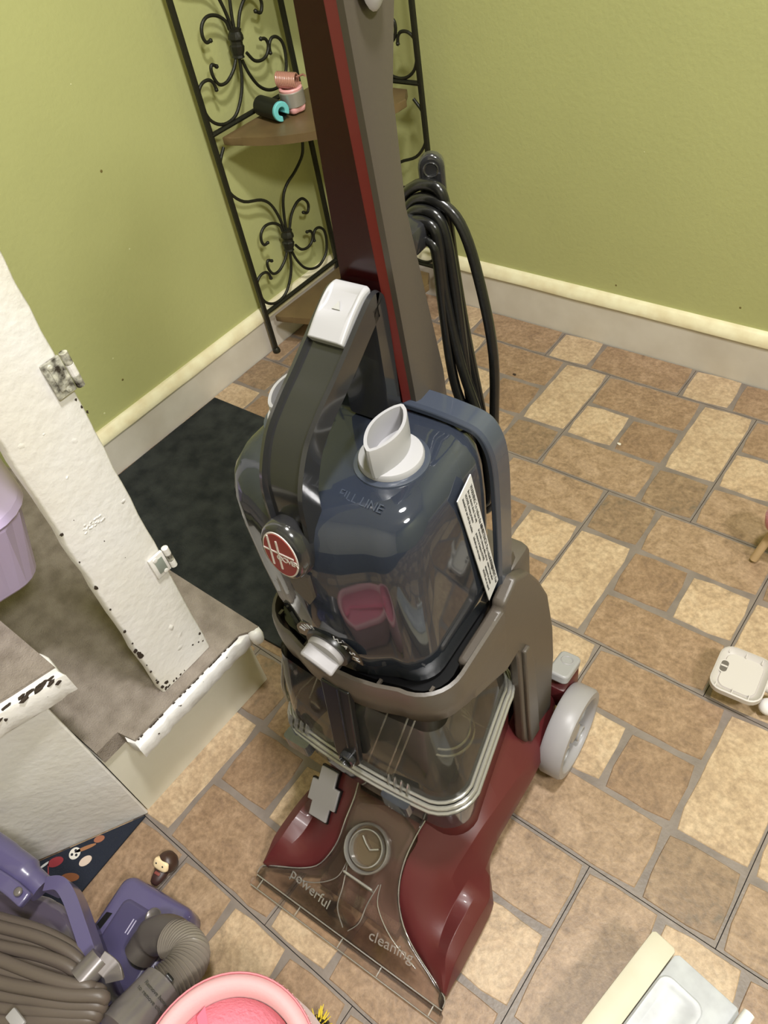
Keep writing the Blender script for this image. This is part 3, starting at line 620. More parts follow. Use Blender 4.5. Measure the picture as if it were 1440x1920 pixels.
# --- clear recovery tank
RIM = [(.119, .100, .128, .330, .040)]
def tank_ring(off, z, b0=.128, n=7): return plan_ring(.120+off, .100+off, b0-off, .315+off, .040+off, z, n, A0, 0.004)
MB().loft([tank_ring(-0.006, .197), tank_ring(-0.003, .22), tank_ring(0.0, .262)], cap1=False).obj('tank_basin', M_basin, cw, sm=60)
MB().loft([tank_ring(-0.004, .268), tank_ring(-0.005, .300), tank_ring(-0.012, .36), tank_ring(-0.020, .402)], cap0=False, cap1=False).obj('tank_cover', M_clear, cw, sm=60)
for (o_, z, r) in ((0.002, .261, .0034), (0.0045, .2665, .0022), (0.001, .2710, .0030), (-0.003, .2765, .0022)):
    MB().tube([Vector(p) for p in tank_ring(o_, z)], r, 8, closed=True).obj('tank_rim', M_clearrim if z > .264 else M_basin, cw, sm=60)
# finger clips on the rim
for ax in (-0.085, 0.052):
    cl = MB().prism(rrect(0.034, 0.016, 0.004, 3, ax+A0, 0.1205), .246, .268).obj('clip_pocket', M_basin, cw, sm=40)
    for k in range(4):
        x = ax+A0-0.012+0.008*k
        MB().prism([(0, 0), (0.0, 0.020), (0.006, 0.030), (0.0085, 0.012), (0.007, 0)], -0.0008, 0.0008, Matrix.Translation((x, 0.125, 0.264)) @ Matrix(((0, 0, 1, 0), (1, 0, 0, 0), (0, 1, 0, 0), (0, 0, 0, 1)))).obj('clip_finger', M_clearrim, cl)
# ribs, dividers and ports inside the cover
MB().tube(smoothpath([(-0.121+A0, .150, .275), (-0.119+A0, .152, .31), (-0.108+A0, .16, .36), (-0.098+A0, .168, .402)], 5), 0.0028, 8).obj('cover_edge_line', M_clearrim, cw, sm=60)  # whitish tube added to paint the light line along the cover's left edge
for x0, x1 in ((0.030, 0.052), (0.038, 0.060), (-0.045, -0.030), (0.005, 0.03)):
    MB().tube([(x0+A0, .135, .272), (x1+A0, .20, .39)], 0.0012, 6).obj('inner_rib', M_clearrim, cw, sm=60)
MB().tube([(-0.10+A0, .165, .275), (-0.06+A0, .20, .39)], 0.0010, 6).obj('inner_rib', M_clearrim, cw)
MB().tube([(0.066+A0, .23, .285), (0.095+A0, .235, .270)], 0.0010, 6).obj('inner_rib', M_clearrim, cw)
for cx, cy, cz, r in ((0.066, 0.205, 0.285, .030), (0.066, 0.205, 0.292, .026), (-0.075, 0.215, 0.30, .026)):
    MB().lathe([(r, 0), (r+0.0015, 0.001), (r+0.0015, 0.004), (r, 0.005)], Matrix.Translation((cx+A0, cy, cz)), 32, cap=False).obj('inner_port', M_clearrim, cw, sm=60)
MB().loft([plan_ring(.052, .045, .165, .262, .012, .20, 3, 0.018), plan_ring(.050, .044, .168, .262, .012, .285, 3, 0.020), plan_ring(.036, .036, .20, .262, .012, .395, 3, 0.022)]).obj('float_chamber', mat('smoked_inner_box', lin(58, 56, 54), rough=0.3), cw, sm=50)
# black front strut with round end
ML = basis((-0.003+A0, 0.1365, 0.41), (1, 0, 0), (-0.06, -0.14, -1))
st_ = [(-0.017, -0.02), (0.017, -0.02), (0.016, 0.095)]
for k in range(1, 12):
    t = math.radians(180*k/12); st_.append((0.016*math.cos(t), 0.100+0.016*math.sin(t)))
st_.append((-0.016, 0.095))
strut = MB().prism(st_, -0.004, 0.004, ML).obj('front_strut', M_black, cw, sm=40); bev(strut, 0.0015)
MB().lathe([(0.006, 0.0), (0.0095, 0.0), (0.0095, 0.006), (0.0075, 0.007), (0.0065, 0.003)], ML @ Matrix.Translation((0.003, 0.100, -0.004)) @ Matrix.Rotation(PI, 4, 'X'), 24).obj('strut_boss', M_dgrey, strut)
MB().prism([(x+0.0, y) for x, y in ((0.004, -0.02), (0.0055, -0.02), (0.0055, 0.08), (0.004, 0.08))], -0.0055, -0.003, ML).obj('strut_ridge', M_dgrey, strut)
# --- taupe arms: side plates plus the band that wraps the front
side = [(.205, .4545), (.205, .392), (.235, .374), (.268, .352), (.280, .352), (.292, .352), (.296, .335), (.298, .28), (.300, .20), (.301, .135), (.306, .116), (.330, .098), (.365, .082), (.378, .100), (.380, .16), (.384, .22), (.380, .29), (.366, .37), (.345, .42), (.325, .456), (.298, .478), (.272, .466), (.270, .458), (.22, .456)]
for sg in (1, -1):
    Ms = Matrix(((0, 0, sg, A0), (1, 0, 0, 0), (0, 1, 0, 0), (0, 0, 0, 1)))
    a = MB().prism([(b, c) for b, c in side], 0.094, 0.109, Ms).obj('side_arm', M_taupe, cw, sm=30); bev(a, 0.004, 3, 30)
    # raised rear flange that makes the leg look folded
    fl = [(.301, .345), (.312, .345), (.322, .30), (.330, .20), (.334, .112), (.309, .118), (.305, .20), (.303, .28)]
    a2 = MB().prism(fl, 0.108, 0.114, Ms).obj('arm_flange', M_taupe, a, sm=30); bev(a2, 0.002, 2, 30)
def U_path(off, z, n=8):
    w_, b0, r = .099+off, .160-off, .034+off; pts = [(w_, .27, z)]
    for k in range(n+1):
        t = math.radians(0-90*k/n); pts.append((w_-r+r*math.cos(t), b0+r+r*math.sin(t), z))
    for k in range(1, 6):
        x = (w_-r)-(2*(w_-r))*k/6; pts.append((x, b0-0.012*(1-(x/(w_-r))**2), z))
    for k in range(n+1):
        t = math.radians(270-90*k/n); pts.append((-w_+r+r*math.cos(t), b0+r+r*math.sin(t), z))
    pts.append((-w_, .27, z)); return [(x+A0, y, z) for x, y, z in pts]
rows = [U_path(0.002, .402), U_path(0.009, .408), U_path(0.0112, .430), U_path(0.011, .450), U_path(0.0095, .4565), U_path(0.006, .4575), U_path(0.0035, .452), U_path(0.003, .402)]
rows = [[(x, y, z-(0.052*max(0.0, min(1.0, (y-.185)/.085)) if z < .425 else 0)) for x, y, z in r] for r in rows]
MB().loft(rows+[rows[0]], closed=False).obj('front_band', M_taupe, cw, sm=50)
MB().loft([plan_ring(.096, .09, .163, .30, .03, .412, 6, A0, .010), plan_ring(.098, .09, .161, .30, .032, .449, 6, A0, .010)]).obj('tank_seat', M_black, cw, sm=40)
for p in [U_path(0.001, .452)[i] for i in (5, 10, 12, 14, 19)]:
    MB().box(p, (0.003, 0.006, 0.003)).obj('seat_rib', M_taupe, cw)
MB().box((0+A0, 0.340, 0.410), (0.185, 0.050, 0.085), bevel=0.012).obj('rear_bridge', M_taupe, cw)
MB().loft([[(sg*x+A0, b, c) for x, b, c in ((.090, .305, .472), (.107, .305, .468), (.107, .340, .42), (.107, .340, .39), (.085, .355, .39), (.085, .335, .465))] for sg in (1, -1)]).obj('rear_bridge', M_taupe, cw, sm=30)
# --- clean-water tank
def T(hw, b0, b1, r, z, bow, n=7): return plan_ring(hw, hw, b0, b1, r, z, n, A0, bow)
body = [T(.084, .170, .300, .026, .448, .014), T(.089, .164, .302, .030, .456, .016), T(.091, .160, .302, .032, .50, .018), T(.093, .158, .302, .034, .55, .018), T(.095, .158, .302, .036, .605, .017), T(.0945, .160, .302, .037, .634, .014), T(.0915, .166, .300, .036, .651, .011), T(.086, .175, .296, .034, .661, .008), T(.075, .188, .288, .030, .6655, .004)]
tk = MB().loft(body).obj('clean_water_tank', M_blue, cw, sm=60)
inner = [T(.078, .178, .286, .026, .455, .010), T(.084, .172, .288, .028, .50, .012), T(.086, .172, .288, .030, .565, .012), T(.080, .178, .284, .030, .572, .010)]
MB().loft(inner).obj('water_chamber', mat('dark_chamber', lin(17, 18, 23), rough=0.35), tk, sm=50)
inner2 = [T(.080, .180, .286, .028, .575, .008), T(.082, .178, .288, .030, .61, .008), T(.078, .184, .286, .030, .64, .006), T(.066, .2, .28, .026, .650, .003)]
MB().loft(inner2).obj('upper_chamber', mat('blue_chamber', lin(64, 72, 90), rough=0.4), tk, sm=50)
# back flange rim of the tank
fl = []
for k in range(0, 31):
    s = k/30
fp = smoothpath([(.0945, .296, .452), (.0970, .296, .52), (.0990, .295, .60), (.0985, .294, .636), (.0945, .293, .656), (.086, .293, .6675), (.070, .293, .6715), (.045, .294, .673), (.020, .294, .6735), (.004, .294, .6735)], 6)
for sg in (1, -1):
    rings = []
    for i, p in enumerate(fp):
        d = (fp[min(i+1, len(fp)-1)]-fp[max(i-1, 0)]).normalized(); nrm = Vector((d.z, 0, -d.x)).normalized()
        q = [p+nrm*u+Vector((0, v, 0)) for u, v in ((.0025, -.007), (.0025, .012), (-.005, .012), (-.005, -.010), (.000, -.010))]
        rings.append([(sg*x[0]+A0, x[1], x[2]) for x in q])
    o = MB().loft(rings).obj('tank_flange', M_bluerim, tk, sm=25); bev(o, 0.0008)
# fill caps
for ax, by in ((0.042, 0.231), (-0.058, 0.240)):
    MC = Matrix.Translation((ax+A0, by, 0.660))
    cp = MB().lathe([(0.0300, 0.0), (0.0305, 0.004), (0.0300, 0.007), (0.0270, 0.008)], MC, 40).obj('cap_collar', M_bluerim, tk, sm=50)
    dk = MB().lathe([(0.0255, 0.006), (0.0260, 0.011), (0.0250, 0.0135), (0.020, 0.0145)], MC, 40).obj('cap', M_lgrey, tk, sm=50)
    Mg = MC @ Matrix.Rotation(math.radians(6), 4, 'Z')
    lens = []
    for z, s in ((0.012, 1.0), (0.022, 1.03), (0.038, 1.03), (0.040, 1.01)):
        pts = []
        for k in range(17):
            t = -1+2*k/16; pts.append((t*0.0270*s, -0.0120*s*math.cos(t*PI/2)**0.7-0.0012))
        for k in range(17):
            t = 1-2*k/16; pts.append((t*0.0270*s, 0.0120*s*math.cos(t*PI/2)**0.7+0.0012))
        lens.append([tuple(Mg @ Vector((y, x, z))) for x, y in pts])
    lo = []
    for z, s in ((0.040, 0.90), (0.018, 0.88)):
        pts = []
        for k in range(17):
            t = -1+2*k/16; pts.append((t*0.0270*s, -0.0115*s*math.cos(t*PI/2)**0.7-0.0004))
        for k in range(17):
            t = 1-2*k/16; pts.append((t*0.0270*s, 0.0115*s*math.cos(t*PI/2)**0.7+0.0004))
        lo.append([tuple(Mg @ Vector((y, x, z))) for x, y in pts])
    MB().loft(lens+lo, cap0=True, cap1=True).obj('cap_grip', M_lgrey, dk, sm=40)
# carry handle: channel-shaped strap in the (b, c) plane
hp = smoothpath([(.150, .600), (.147, .625), (.150, .655), (.1545, .688), (.1715, .718), (.193, .735), (.214, .747), (.235, .760), (.254, .772), (.269, .780), (.278, .778), (.281, .766), (.280, .72), (.278, .668)], 5)
hp = [Vector((p[0], p[1])) for p in hp]
def strap(off0, off1, w, half_w, name, m, par, i0=0, i1=None):
    i1 = i1 or len(hp); rings = []
    for i in range(i0, i1):
        d = (hp[min(i+1, len(hp)-1)]-hp[max(i-1, 0)]).normalized(); n = Vector((-d.y, d.x))
        # outward is to the left of travel (front / up)
        p0 = hp[i]+n*off0; p1 = hp[i]+n*off1; hw = half_w
        rings.append([(A0-hw, p0.x, p0.y), (A0-hw*0.97, p1.x, p1.y), (A0+hw*0.97, p1.x, p1.y), (A0+hw, p0.x, p0.y)])
    o = MB().loft(rings).obj(name, m, par, sm=40); return bev(o, 0.0015)
ch = MB()
rings = []
for i in range(len(hp)):
    d = (hp[min(i+1, len(hp)-1)]-hp[max(i-1, 0)]).normalized(); n = Vector((-d.y, d.x))
    s = i/len(hp); th = 0.017 if s < 0.75 else 0.014
    wv = 0.0205 if s > 0.25 else 0.018+0.0025*s/0.25
    prof = [(-wv, -th), (-wv, 0.0015), (-wv+0.0035, 0.0025), (-wv+0.0048, -0.002), (wv-0.0048, -0.002), (wv-0.0035, 0.0025), (wv, 0.0015), (wv, -th), (wv-0.003, -th-0.001), (-wv+0.003, -th-0.001)]
    rings.append([(A0+x, (hp[i]+n*y).x, (hp[i]+n*y).y) for x, y in prof])
ch.loft(rings); chm = ch.obj('carry_handle', M_dgrey, cw, sm=35)
# release button let into the top of the handle
i0 = int(len(hp)*0.535); i1 = int(len(hp)*0.72)
rings = []
for i in range(i0, i1+1):
    d = (hp[i+1]-hp[i-1]).normalized(); n = Vector((-d.y, d.x)); s = (i-i0)/(i1-i0)
    hw = 0.0160; hi = 0.0060+0.002*math.sin(PI*s)
    dip = 0.0035*math.sin(PI*min(1, max(0, (s-0.3)/0.6)))
    rings.append([(A0+x, (hp[i]+n*y).x, (hp[i]+n*y).y) for x, y in [(-hw, -0.004), (-hw, hi-0.002), (-hw+0.0022, hi), (-hw+0.0045, hi-dip), (hw-0.0045, hi-dip), (hw-0.0022, hi), (hw, hi-0.002), (hw, -0.004)]])
bt = MB().loft(rings).obj('release_button', M_lgrey, chm, sm=35); bev(bt, 0.001)
i = (i0+i1)//2; d = (hp[i+1]-hp[i-1]).normalized(); n = Vector((-d.y, d.x)); c = hp[i]+n*0.0062
tri = MB().prism([(-0.0035, -0.003), (0.0035, -0.003), (0, 0.0035)], -0.001, 0.0005, basis((A0, c.x, c.y), (1, 0, 0), (0, d.x, d.y))); tri.obj('arrow_mark', mat('arrow_grey', lin(168, 168, 166), rough=0.4), bt, sm=0)
# badge
Mb = basis((A0-0.001, 0.1385, 0.634), (1, 0, 0), (0, 0.10, 1))
def elps(a, b, n=40): return [(a*math.cos(2*PI*k/n), b*math.sin(2*PI*k/n)) for k in range(n)]
bd = MB(); bd.loft([[tuple(Mb @ Vector((x, y, z))) for x, y in elps(a, b)] for a, b, z in ((.021, .027, -.012), (.0225, .0285, -.004), (.0215, .0275, .003), (.019, .025, .005))]); bd = bd.obj('badge_boss', M_dgrey, cw, sm=50)
MB().prism(elps(.0170, .0228), 0.0, 0.0058, Mb).obj('badge_rim', M_badgew, bd, sm=30)
MB().prism(elps(.0158, .0215), 0.0, 0.0062, Mb).obj('badge_face', M_badge, bd, sm=30)
for x in (-0.0090, -0.0010):
    MB().box((x, 0.0008+(0.0012 if x < -0.005 else -0.0012), 0.0064), (0.0016, 0.031 if x < -0.005 else 0.030, 0.0006), M=Mb).obj('badge_stroke', M_badgew, bd, sm=0)
MB().box((-0.001, 0.0020, 0.0064), (0.0300, 0.0013, 0.0006), M=Mb).obj('badge_stroke', M_badgew, bd, sm=0)
text('badge_lettering', 'OOVER', 0.0076, M_badgew, bd, Mb @ Matrix.Translation((0.0068, -0.0032, 0.0065)), 0.0002, space=0.74)
MB().prism([(-0.0125, 0.0), (0.0125, 0.0), (0.0115, -0.028), (0.004, -0.040), (-0.008, -0.028)], -0.004, 0.0035, basis((A0, 0.1425, 0.606), (1, 0, 0), (0, 0.02, 1))).obj('badge_tab', M_taupe, bd, sm=30)
# selector dial with WASH / RINSE
Md = basis((A0+0.002, 0.1455, 0.494), (1, 0, 0), (0, -0.05, 1))
dl = MB().lathe([(0.0230, -0.010), (0.0235, 0.003), (0.0225, 0.006)], Md, 36).obj('dial_base', M_black, cw, sm=50)
MB().lathe([(0.0185, 0.005), (0.0185, 0.009), (0.0175, 0.011)], Md, 36).obj('dial_disc', M_mgrey, dl, sm=50)
kb = MB().prism([(-0.0028, -0.0175), (0.0028, -0.0175), (0.0038, 0.0), (0.0028, 0.0175), (-0.0028, 0.0175), (-0.0038, 0.0)], 0.009, 0.0235, Md @ Matrix.Rotation(math.radians(62), 4, 'Z')).obj('dial_grip', M_mgrey, dl, sm=30); bev(kb, 0.002)
MB().box((0, 0, 0.0233), (0.0016, 0.024, 0.0012), M=Md @ Matrix.Rotation(math.radians(62), 4, 'Z')).obj('grip_slot', M_black, kb, sm=0)
arc = []
for k in range(25):
    t = math.radians(-10+200*k/24); arc.append((0.037*math.cos(t), 0.030*math.sin(t)))
for k in range(24, -1, -1):
    t = math.radians(-10+200*k/24); arc.append((0.024*math.cos(t), 0.019*math.sin(t)))
MB().prism(arc, 0.0005, 0.0018, Md).obj('dial_plate', mat('smoked_plate', lin(34, 30, 28), rough=0.15), dl, sm=0)
for s_, a0, st in (('WASH', 62, -19), ('RINSE', 158, -15)):
    for i, chx in enumerate(s_):
        t = math.radians(a0+st*i); p = (0.0305*math.cos(t), 0.0245*math.sin(t), 0.0020)
        text('dial_lettering', chx, 0.0092, M_stick, dl, Md @ Matrix.Translation(p) @ Matrix.Rotation(t-PI/2, 4, 'Z'), 0.0002)
# warning sticker on the right side of the tank
Mst = basis((A0+0.0962, 0.252, 0.560), (0, -0.06, 1), (0, 1, 0.06))      # text runs down the side
sx = Vector((-0.003, 0.034, -0.176)).normalized(); sy = Vector((0, 1, 0.12))
Mst = basis((A0+0.0965, 0.259, 0.563), tuple(sx), (0, 1, 0.1))
MB().prism([(-0.092, 0.011), (0.084, 0.011), (0.092, -0.009), (-0.086, -0.012)], -0.0005, 0.0004, Mst).obj('warning_sticker', M_stick, tk, sm=0)
stk = [o for o in bpy.data.objects if o.name.startswith('warning_sticker')][-1]
def para(x0, head, lines):
    text('sticker_text', head, 0.0050, M_ink, stk, Mst @ Matrix.Translation((x0, 0.0073, 0.0005)), 0.0001, 'LEFT')
    for i, l in enumerate(lines):
        text('sticker_text', l, 0.0036, M_ink, stk, Mst @ Matrix.Translation((x0+0.001, 0.0030-0.0042*i, 0.0005)), 0.0001, 'LEFT')
para(-0.082, 'WARNING: To reduce the risk of', ['fire and electric shock. Use only', 'HOOVER cleaning products', 'intended for use with this machine.'])
para(-0.024, 'ADVERTENCIA: Para reducir el riesgo', ['de incendio y descarga utilice solo los', 'productos de limpieza HOOVER', 'indicados para esta maquina.'])
para(0.034, 'AVERTISSEMENT: Pour', ['reduire le risque utiliser', 'uniquement les produits', 'HOOVER avec cet appareil.'])
text('fill_lettering', 'FILL LINE', 0.010, M_bluerim, tk, basis((A0+0.044, 0.185, 0.6650), (1, 0, 0), (0, 1, 0.4)), 0.0004)
# --- handle column
def colring(z, al, ar, bf, bb): return [(al, bf+0.004, z), (al+0.002, bf, z), (ar-0.002, bf, z), (ar, bf+0.004, z), (ar, bb-0.006, z), (ar-0.008, bb, z), (al+0.008, bb, z), (al, bb-0.006, z)]
CR = [(.44, -.036, .027, .288, .336), (.60, -.036, .027, .288, .336), (.68, -.033, .0275, .288, .334), (.76, -.0265, .0270, .286, .323), (.83, -.0210, .0265, .284, .314), (.90, -.0165, .0255, .283, .318), (.95, -.0140, .0245, .283, .334), (1.02, -.012, .0235, .283, .350), (1.12, -.010, .022, .290, .345)]
col = MB().loft([colring(*r) for r in CR]).obj('handle_column', M_taupe, cw, sm=30)
def seg(z):
    for r0, r1 in zip(CR, CR[1:]):
        if r0[0] <= z <= r1[0]:
            t = (z-r0[0])/(r1[0]-r0[0]); return [a+(b-a)*t for a, b in zip(r0, r1)]
rf, rb = [], []
for k in range(21):
    z = 0.66+(1.10-0.66)*k/20; s = seg(z); al, ar, bf = s[1], s[2], s[3]
    rf.append([(al+0.003, bf+0.001, z), (al+0.004, bf-0.0035, z), (ar-0.0125, bf-0.0035, z), (ar-0.0115, bf+0.001, z)])
    rb.append([(ar-0.0127, bf+0.001, z), (ar-0.0127, bf-0.0036, z), (ar-0.0015, bf+0.0035, z), (ar-0.0015, bf+0.006, z)])
MB().loft(rf).obj('red_panel', M_red2, col, sm=30)
MB().loft(rb).obj('red_bevel', M_red3, col, sm=30)
MB().prism([(-.0225, .770), (.012, .764), (.012, .776), (-.0215, .781)], 0.2785, 0.2825, Matrix(((1, 0, 0, 0), (0, 0, 1, 0), (0, 1, 0, 0), (0, 0, 0, 1)))).obj('panel_notch', M_black, col, sm=0)
MB().loft([[(0.0292+0.0015*f, 0.302+0.0125*g*math.cos(t), 0.968+0.022*g*math.sin(t)) for t in [2*PI*k/24 for k in range(24)]] for f, g in ((0, 1), (1, 0.93), (1.6, 0.7))]).obj('side_button', M_mgrey, col, sm=60)
MB().tube(smoothpath([(-.002, .318, 1.115), (-.002, .330, 1.150), (-.002, .372, 1.185), (-.002, .420, 1.190), (-.002, .440, 1.160), (-.002, .415, 1.125), (-.002, .370, 1.090), (-.002, .335, 1.075)], 6), .0125, 16).obj('top_grip', M_taupe, cw, sm=60)
# cord hook behind the column
hk = MB().prism([(-0.0095, 0.0), (0.0095, 0.0), (0.0095, 0.025)]+[(0.0095*math.cos(math.radians(a)), 0.044+0.0095*math.sin(math.radians(a))) for a in range(0, 181, 20)]+[(-0.0095, 0.025)], -0.005, 0.005, basis((0.0165, 0.358, 0.790), (0.9, 0.45, 0), (0.0, 0, 1))).obj('cord_hook', M_dgrey, cw, sm=40); bev(hk, 0.003, 3)
hM = basis((0.0165, 0.358, 0.790), (0.9, 0.45, 0), (0.0, 0, 1))
MB().lathe([(.0042, .0050), (.0050, .0056), (.0056, .0050)], hM @ Matrix.Translation((0, .043, 0)), 20, cap=False).obj('hook_emboss', M_dgrey, hk, sm=60)
for x in (-.0035, 0, .0035): MB().box((x, .026, .0052), (.0011, .018, .0008), M=hM).obj('hook_emboss', M_dgrey, hk, sm=0)
MB().box((0.012, 0.342, 0.795), (0.022, 0.050, 0.020), bevel=0.004).obj('hook_arm', M_dgrey, cw)
MB().prism([(-0.010, 0.0), (0.010, 0.0), (0.009, -0.05), (-0.009, -0.05)], -0.005, 0.005, basis((0.020, 0.350, 0.545), (0.9, 0.45, 0), (0, 0, 1))).obj('lower_hook', M_dgrey, cw, sm=40)
# power cord: wound loops hanging from the upper hook and round the lower one
loops = [(0.058, 0.815, .350), (0.036, 0.824, .352), (0.040, 0.808, .345), (0.034, 0.802, .340), (0.037, 0.796, .350), (0.032, 0.790, .338)]
cp = []
for i, (ax, top, b) in enumerate(loops):
    lo = 0.505+0.006*i; ins = 0.006*(i % 3)
    cp += [Vector((-0.012, b+0.006, top-0.020-0.01*i*0.3)), Vector((0.006, b, top-0.003)), Vector((0.026, b-0.004, top)), Vector((ax*0.55+0.012, b-0.004, top-0.014)), Vector((ax-0.002, b-0.004, top-0.055)), Vector((ax+0.008-ins*0.5, b-0.006, top-0.12)), Vector((0.058-ins+(0.006 if i == 0 else 0), b-0.008, 0.62)), Vector((0.062-ins, b-0.010, 0.55)), Vector((0.050-ins, b-0.008, lo)), Vector((0.020, b+0.004, lo-0.008)), Vector((-0.004, b+0.012, lo+0.03)), Vector((-0.020, b+0.014, 0.64)), Vector((-0.024, b+0.014, 0.74))]
MB().tube(smoothpath(cp, 5), 0.0042, 10).obj('power_cord', M_cord, cw, sm=60)
MB().tube([(0.064, 0.335, 0.600), (0.064, 0.335, 0.560)], 0.0068, 10).obj('cord_clip', M_dgrey, cw)
# wheels
for sg in (1, -1):
    Mw = Matrix.Translation((sg*0.118, 0.372, 0.066)) @ Matrix.Rotation(sg*PI/2, 4, 'Y')
    wh = MB().lathe([(0.052, 0.0), (0.063, 0.0), (0.066, 0.004), (0.066, 0.028), (0.0635, 0.032), (0.055, 0.0325), (0.052, 0.029), (0.051, 0.012), (0.051, 0.004)], Mw, 56, cap=False).obj('wheel', M_mgrey, cw, sm=50)
    MB().lathe([(0.0, 0.010), (0.0515, 0.010), (0.0515, 0.016), (0.020, 0.016), (0.014, 0.026), (0.0, 0.026)], Mw, 40, cap=False).obj('wheel_disc', M_mgrey, wh, sm=40)
    for k in range(3):
        a = math.radians(30+120*k)
        MB().lathe([(0.009, 0.014), (0.011, 0.016), (0.012, 0.027), (0.010, 0.028), (0.008, 0.017)], Mw @ Matrix.Translation((0.034*math.cos(a), 0.034*math.sin(a), 0)), 18, cap=False).obj('wheel_socket', M_lgrey, wh, sm=50)
    MB().tube([(sg*0.085, 0.372, 0.066), (sg*0.128, 0.372, 0.066)], 0.008, 12).obj('axle', M_black, cw)
# foot pedal
MB().box((0.100, 0.418, 0.095), (0.034, 0.05, 0.05), bevel=0.006).obj('pedal_bracket', M_red, cw)
pd = MB().prism(rrect(0.030, 0.052, 0.008, 4), 0, 0.014, basis((0.103, 0.418, 0.128), (1, 0, 0), (0, 1, -0.35))).obj('foot_pedal', mat('pedal_grey', lin(156, 155, 157), rough=0.35), cw, sm=35); bev(pd, 0.003, 3)
MB().lathe([(0.007, 0), (0.008, 0.0006), (0.009, 0)], basis((0.103, 0.418, 0.128), (1, 0, 0), (0, 1, -0.35)) @ Matrix.Translation((0, 0.008, 0.0142)), 20, cap=False).obj('pedal_mark', M_mgrey, pd)

# ------------------------------------------------------------------ lavender bin on the step
M_lav = mat('lavender_plastic', lin(200, 184, 226), rough=0.35, spec=0.4)
tb = thing('storage_bin', 'lavender plastic bin with faceted sides and a rounded lid, on the upper stair tread', 'bin', (0.440, -1.243, 0.3735), math.radians(-13)); tb.scale = (1, 1, 1.13)
def brr(w, h, r, z, facet=0, n=6):
    p = rrect(w, h, r, n)
    return [(x*(1+facet*(1 if i % 2 else -1)), y*(1+facet*(1 if i % 2 else -1)), z) for i, (x, y) in enumerate(p)]
def dens(w, h, r, z, f): 
    base = rrect(w, h, r, 5); out = []
    for i in range(len(base)):
        a = Vector(base[i]); b = Vector(base[(i+1) % len(base)]); n = max(1, int((b-a).length/0.02))
        for k in range(n): out.append(a+(b-a)*k/n)
    return out
BW, BH = 0.250, 0.200
base = dens(BW, BH, 0.05, 0, 0)
nb = len(base)
def ringb(s, z, f=0.0): return [(p.x*s*(1+(f if i % 2 else 0)), p.y*s*(1+(f if i % 2 else 0)), z) for i, p in enumerate(base)]
MB().loft([ringb(.58, .001), ringb(.62, .006), ringb(.89, .105, .03), ringb(.90, .111, .02)]).obj('bin_body', M_lav, tb, sm=0)
MB().loft([ringb(.93, .110), ringb(1.0, .118), ringb(.985, .126), ringb(.93, .1295), ringb(.80, .1305)]).obj('lid', M_lav, tb, sm=50)
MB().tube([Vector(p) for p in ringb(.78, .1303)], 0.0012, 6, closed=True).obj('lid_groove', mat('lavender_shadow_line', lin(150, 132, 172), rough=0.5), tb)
# ------------------------------------------------------------------ small toy figure
tf = thing('toy_figure', 'tiny toy figure with round brown hair, pale face and brown coat lying on the tiles', 'toy', (0.7296, -1.3502, 0.0000), math.radians(9))
M_tb = mat('toy_brown', lin(62, 42, 34), rough=0.4); M_skin = mat('toy_skin', lin(244, 220, 176), rough=0.45)
MB().lathe([(0.0, -0.0145), (0.008, -0.013), (0.0135, -0.006), (0.0145, 0.001), (0.0125, 0.008), (0.007, 0.0130), (0, 0.0142)], Matrix.Translation((0.001, 0.013, 0.0135)) @ Matrix.Rotation(-0.25, 4, 'X'), 24).obj('hair', M_tb, tf, sm=80)
fc = []
MB().loft([[(x*s, y, z) for x, z in [(0.0125*math.cos(t), 0.0085*math.sin(t)) for t in [2*PI*k/24 for k in range(24)]]] for s, y in ((1, 0.0), (0.96, 0.004), (0.7, 0.006))]).mesh('tmp', 0)
fM = Matrix.Translation((-0.0012, 0.0075, 0.0185)) @ Matrix.Rotation(math.radians(38), 4, 'X')
MB().loft([[tuple(fM @ Vector((0.0125*s*math.copysign(abs(math.cos(t))**0.6, math.cos(t)), 0.0078*s*math.copysign(abs(math.sin(t))**0.6, math.sin(t)), z))) for t in [2*PI*k/28 for k in range(28)]] for s, z in ((1.0, -0.004), (1.0, 0.004), (0.9, 0.0065), (0.6, 0.0075))]).obj('face', M_skin, tf, sm=50)
for sx in (-0.0058, 0.0058):
    MB().lathe([(0.0, 0.0013), (0.0012, 0.0010), (0.0017, 0.0)], fM @ Matrix.Translation((sx, 0.0005, 0.0068)), 12).obj('eye', M_black, tf, sm=60)
MB().loft([[(0.0100*s*math.cos(t)-0.001, y, 0.0085+0.0080*s*math.sin(t)) for t in [2*PI*k/20 for k in range(20)]] for y, s in ((0.006, 0.95), (-0.004, 1.0), (-0.012, 0.85), (-0.018, 0.6), (-0.0195, 0.3))]).obj('body', mat('toy_coat', lin(58, 36, 34), rough=0.45), tf, sm=60)
MB().box((-0.001, -0.006, 0.0165), (0.009, 0.004, 0.0016), bevel=0.0006).obj('belt', mat('toy_red', lin(128, 66, 60), rough=0.4), tf)
